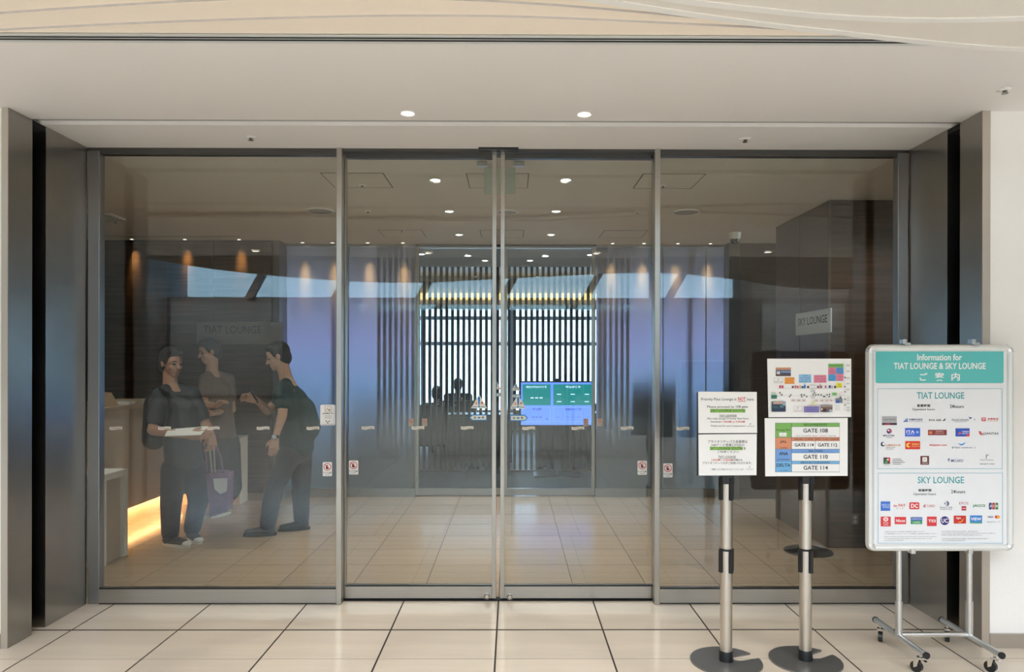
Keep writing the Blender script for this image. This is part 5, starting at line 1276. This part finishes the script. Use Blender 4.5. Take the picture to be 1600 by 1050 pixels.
logo(lambda q: (q.C(148, 820, 18, c_(40, 48, 70)), q.C(154, 818, 12, c_(220, 226, 236)), q.T('山東航空公司', 170, 820, 282, 836, c_(230, 150, 80), 0.01), q.T('SHANDONG AIRLINES', 170, 842, 244, 849, GR), q.T('MEMBER', 170, 855, 230, 861, GR)))
logo(lambda q: (q.R(322, 796, 438, 860, c_(222, 62, 48)), q.C(348, 828, 18, c_(246, 206, 70)), q.C(356, 828, 11, c_(222, 62, 48)), q.T('深圳航空', 372, 812, 430, 828, c_(246, 220, 110), 0.01), q.T('SHENZHEN AIRLINES', 372, 834, 430, 842, c_(246, 220, 160))))
logo(lambda q: (q.T('vietjetair.com', 508, 818, 646, 840, c_(222, 56, 70), 0.01)))
logo(lambda q: (q.poly([(730, 812), (762, 820), (798, 802), (776, 826), (756, 830)], c_(60, 150, 220)), q.T('厦門航空 XIAMENAIR', 684, 840, 846, 854, c_(80, 96, 140)), q.C(866, 848, 9, c_(205, 210, 220))))
logo(lambda q: (q.R(152, 924, 204, 974, c_(60, 70, 66)), q.poly([(178, 924), (204, 924), (204, 974)], c_(214, 50, 56)), q.poly([(160, 970), (178, 930), (186, 970)], c_(90, 150, 100)), q.C(186, 940, 6, WHT), q.T('イオン', 154, 976, 202, 988, BK), [q.LN(222, 936+k*13, 290+(k % 3)*14, 936+k*13, 4, GR) for k in range(4)]), 'card_logo')
logo(lambda q: (q.R(440, 912, 508, 980, c_(106, 54, 50)), q.RR(456, 922, 492, 958, 5, WHT), q.T('お', 462, 928, 486, 952, c_(106, 54, 50)), q.T('SAISON', 452, 964, 498, 973, WHT)), 'card_logo')
logo(lambda q: (q.poly([(652, 938), (662, 930), (672, 938), (662, 958)], c_(50, 60, 140)), q.C(662, 942, 4, WHT), q.T('MICARD', 680, 938, 776, 960, c_(90, 100, 150), 0.004)), 'card_logo')
logo(lambda q: (q.R(952, 900, 957, 934, GR), q.T('P', 963, 900, 974, 914, GR), q.LN(904, 944, 1010, 944, 3, GR), q.T('PRIORITY PASS', 904, 970, 1018, 980, GR, 0.01)), 'card_logo')
mpS = lambda x, y: atY(SX(x), SY(y), YQ)
p = Print(mpS, (0, -1, 0)); p.FR(144, 58, 1446, 794, 5, LB); p.T('SKY LOUNGE', 558, 98, 1040, 168, TD, 0.012); p.T('営業時間', 566, 226, 700, 254, BK, 0.02); p.T('Operation hours', 514, 266, 748, 298, BK); p.T('24hours', 906, 236, 1052, 272, BK, 0.004)
JA = ['※本券のほか上記カードをお持ちのお客様がご利用いただけます。', '※ご利用の際は、クレジットカードと搭乗券、航空券をご提示ください。', 'Please present your boarding pass and credit card at reception.', 'The lounge may be closed when it is full, please ask our staff', 'for entry to SKY LOUNGE.']
for k, (s, y, w_) in enumerate(zip(JA, (665, 686, 718, 738, 757), (420, 540, 545, 490, 200))): p.T(s, 212, y, 212+w_, y+11, c_(90, 90, 96))
CN = ['您可以使用下列信用卡进入贵宾室，请出示登机牌。', '※ 카드 라운지 이용시 탑승권과 신용카드를 제시하여 주십시오 감사합니다.', '라운지 이용에 대한 문의는 직원에게 말씀해 주십시오.', '您可以使用上列的信用卡进入休息室、请您在前台出示登机牌与信用卡。', '请向工作人员咨询有关贵宾室使用的事项。']
for s, y, w_ in zip(CN, (662, 682, 701, 738, 757), (375, 560, 415, 485, 250)): p.T(s, 808, y, 808+w_, y+11, c_(100, 100, 106))
p.done('lettering', po)
def cl(fn): logo(fn, 'card_logo', mpS)
R_ = c_(216, 58, 66)
cl(lambda q: (q.R(174, 356, 272, 454, c_(66, 116, 206)), q.T('AMERICAN', 182, 382, 268, 402, c_(190, 214, 244), 0.01), q.T('EXPRESS', 196, 406, 268, 424, c_(190, 214, 244), 0.01)))
cl(lambda q: (q.T('au PAY', 308, 382, 432, 412, c_(224, 96, 80), 0.01), q.T('カード', 334, 422, 410, 436, GR)))
cl(lambda q: (q.RR(472, 366, 576, 438, 12, R_), q.RR(482, 376, 566, 428, 8, c_(222, 70, 78)), q.T('DC', 488, 380, 562, 424, WHT, 0.03)))
cl(lambda q: (q.T('d', 616, 384, 638, 418, c_(190, 40, 60), 0.02), q.T('CARD', 650, 390, 738, 416, c_(200, 100, 110))))
cl(lambda q: (q.C(860, 378, 26, c_(44, 64, 120)), q.C(850, 378, 22, WHT), q.C(852, 378, 16, c_(44, 64, 120)), q.R(846, 364, 858, 392, WHT), q.T('Diners Club', 792, 408, 918, 426, c_(110, 110, 120)), q.T('INTERNATIONAL', 792, 432, 918, 444, c_(110, 110, 120))))
cl(lambda q: (q.T('EPOS', 992, 362, 1086, 390, c_(190, 110, 120)), q.RR(1016, 406, 1064, 450, 4, c_(170, 36, 50)), q.R(1020, 422, 1060, 436, c_(226, 150, 150))))
cl(lambda q: (q.T('JACCS', 1134, 388, 1262, 420, c_(50, 140, 84), 0.03)))
cl(lambda q: [(q.RR(1302+k*33, 370, 1330+k*33, 440, 8, (c_(34, 62, 120), c_(190, 44, 64), c_(40, 130, 70))[k]), q.T('JCB'[k], 1306+k*33, 392, 1326+k*33, 416, WHT, 0.02)) for k in range(3)])
cl(lambda q: (q.RR(174, 514, 278, 616, 6, R_), q.C(226, 542, 26, WHT, 22), q.C(226, 542, 13, R_), q.C(226, 542, 6, WHT), q.T('MUFG', 200, 572, 252, 584, WHT, 0.01), q.T('CARD', 200, 592, 252, 604, WHT, 0.02)))
cl(lambda q: (q.RR(320, 518, 438, 592, 4, R_), q.T('Nicos', 332, 540, 426, 572, WHT, 0.02)))
cl(lambda q: (q.R(486, 520, 606, 556, c_(70, 100, 180)), q.R(486, 556, 606, 592, c_(60, 150, 96)), q.T('SAISON', 496, 528, 596, 548, c_(190, 206, 236), 0.01), q.T('CARD', 506, 564, 586, 584, c_(190, 230, 206), 0.01)))
cl(lambda q: (q.R(656, 514, 756, 612, R_), q.T('TS3', 668, 544, 746, 574, WHT, 0.03)))
cl(lambda q: (q.C(840, 557, 46, c_(58, 52, 126)), q.T('UC', 806, 534, 874, 578, WHT, 0.02)))
cl(lambda q: (q.RR(934, 504, 1062, 586, 4, c_(198, 44, 40)), q.T('VJA', 956, 520, 1010, 546, WHT, 0.02), q.poly([(970, 570), (1010, 566), (1040, 528), (1026, 560), (1004, 578)], c_(240, 190, 70))))
cl(lambda q: (q.R(1104, 502, 1230, 586, c_(56, 130, 206)), q.R(1104, 572, 1230, 586, c_(80, 160, 130)), q.T('VIEW', 1112, 524, 1222, 554, WHT, 0.02)))
cl(lambda q: (q.T('VISA', 1286, 508, 1348, 528, c_(70, 80, 150), 0.02), q.C(1380, 518, 17, c_(220, 60, 60)), q.C(1398, 518, 17, c_(240, 170, 70)), q.T('VJAグループ', 1278, 560, 1418, 580, c_(80, 84, 96))))
# clips
for px, top in ((1413, True), (1520.5, True), (1425, False), (1514.5, False)):
    bm = B()
    if top:
        a_, b_ = V(px-3, 530), V(px+3, 537); box(bm, (a_.x, YF-0.008, b_.z), (b_.x, YF+0.03, a_.z), 0, 0.002)
        a_, b_ = V(px-1, 535.5), V(px+7.5, 539.5); box(bm, (a_.x, YF-0.016, b_.z), (b_.x, YF+0.006, a_.z), 0, 0.001)
    else:
        a_, b_ = V(px-3.5, 857), V(px+3.5, 864.5); box(bm, (a_.x, YF-0.015, b_.z), (b_.x, YF+0.024, a_.z), 0, 0.003)
    obj('clip', bm, alu, ib)
# stand
YT = 3.665; tx = [xs(1405, YT), xs(1515, YT)]
for i, X in enumerate(tx):
    k = B(); cyl(k, (X, YT, 0.14), (X, YT, 1.60), 0.0135, seg=24); po_ = obj('post', k, alu, ib, True)
    k = B(); cyl(k, (X, YT, 0.10), (X, YT, 0.285), 0.0175, seg=24); obj('sleeve', k, alu, po_, True)
zc = zat(992, YT)
k = B(); cyl(k, (tx[0], YT, zc), (tx[1], YT, zc), 0.0125, seg=20); obj('crossbar', k, alu, ib, True)
zf = 0.105
for i, X in enumerate(tx):
    f0, f1 = 3.90, 3.42
    k = B(); cyl(k, (X, f0, zf), (X, f1, zf), 0.0145, seg=20); fb = obj('foot_bar', k, mat('foot_chrome', (0.62, 0.63, 0.63), 0.3, 0.75), ib, True)
    for yy in (f0, f1):
        k = B(); cyl(k, (X, yy-0.004, zf), (X, yy+0.004, zf), 0.0165, seg=20); obj('end_cap', k, plastic_bk, fb, True)
    for yy, sw in ((f0-0.05, 0.5), (f1+0.05, -0.6)):
        k = B(); cyl(k, (X, yy, zf-0.012), (X, yy, 0.072), 0.007, seg=12); cyl(k, (X, yy, 0.078), (X, yy, 0.070), 0.017, seg=18)
        dx, dy = math.sin(sw)*0.018, math.cos(sw)*0.018
        wv = Vector((math.cos(sw), -math.sin(sw), 0))
        wc = Vector((X+dx, yy+dy, 0.027))
        for s in (-1, 1):
            pts = [Vector((X, yy, 0.072))+wv*s*0.0145, Vector((X, yy, 0.072))+wv*s*0.0145+Vector((dx*1.5, dy*1.5, -0.01)), wc+wv*s*0.0145+Vector((dx*0.4, dy*0.4, -0.004)), wc+wv*s*0.0145+Vector((-dx*0.5, -dy*0.5, 0.006))]
            extrude_poly(k, pts, wv*s*0.002)
        ca = obj('caster', k, chrome, ib)
        k = B(); cyl(k, wc-wv*0.011, wc+wv*0.011, 0.027, seg=24); obj('wheel', k, plastic_bk, ca, True)
        if sw < 0:
            k = B(); e0 = Vector((X, yy, 0.066)); e1 = e0+Vector((-dx*1.6, -dy*1.6, -0.006)); n_ = wv*0.009
            extrude_poly(k, [e0-n_, e0+n_, e1+n_, e1-n_], (0, 0, 0.003)); obj('brake_lever', k, chrome, ca)
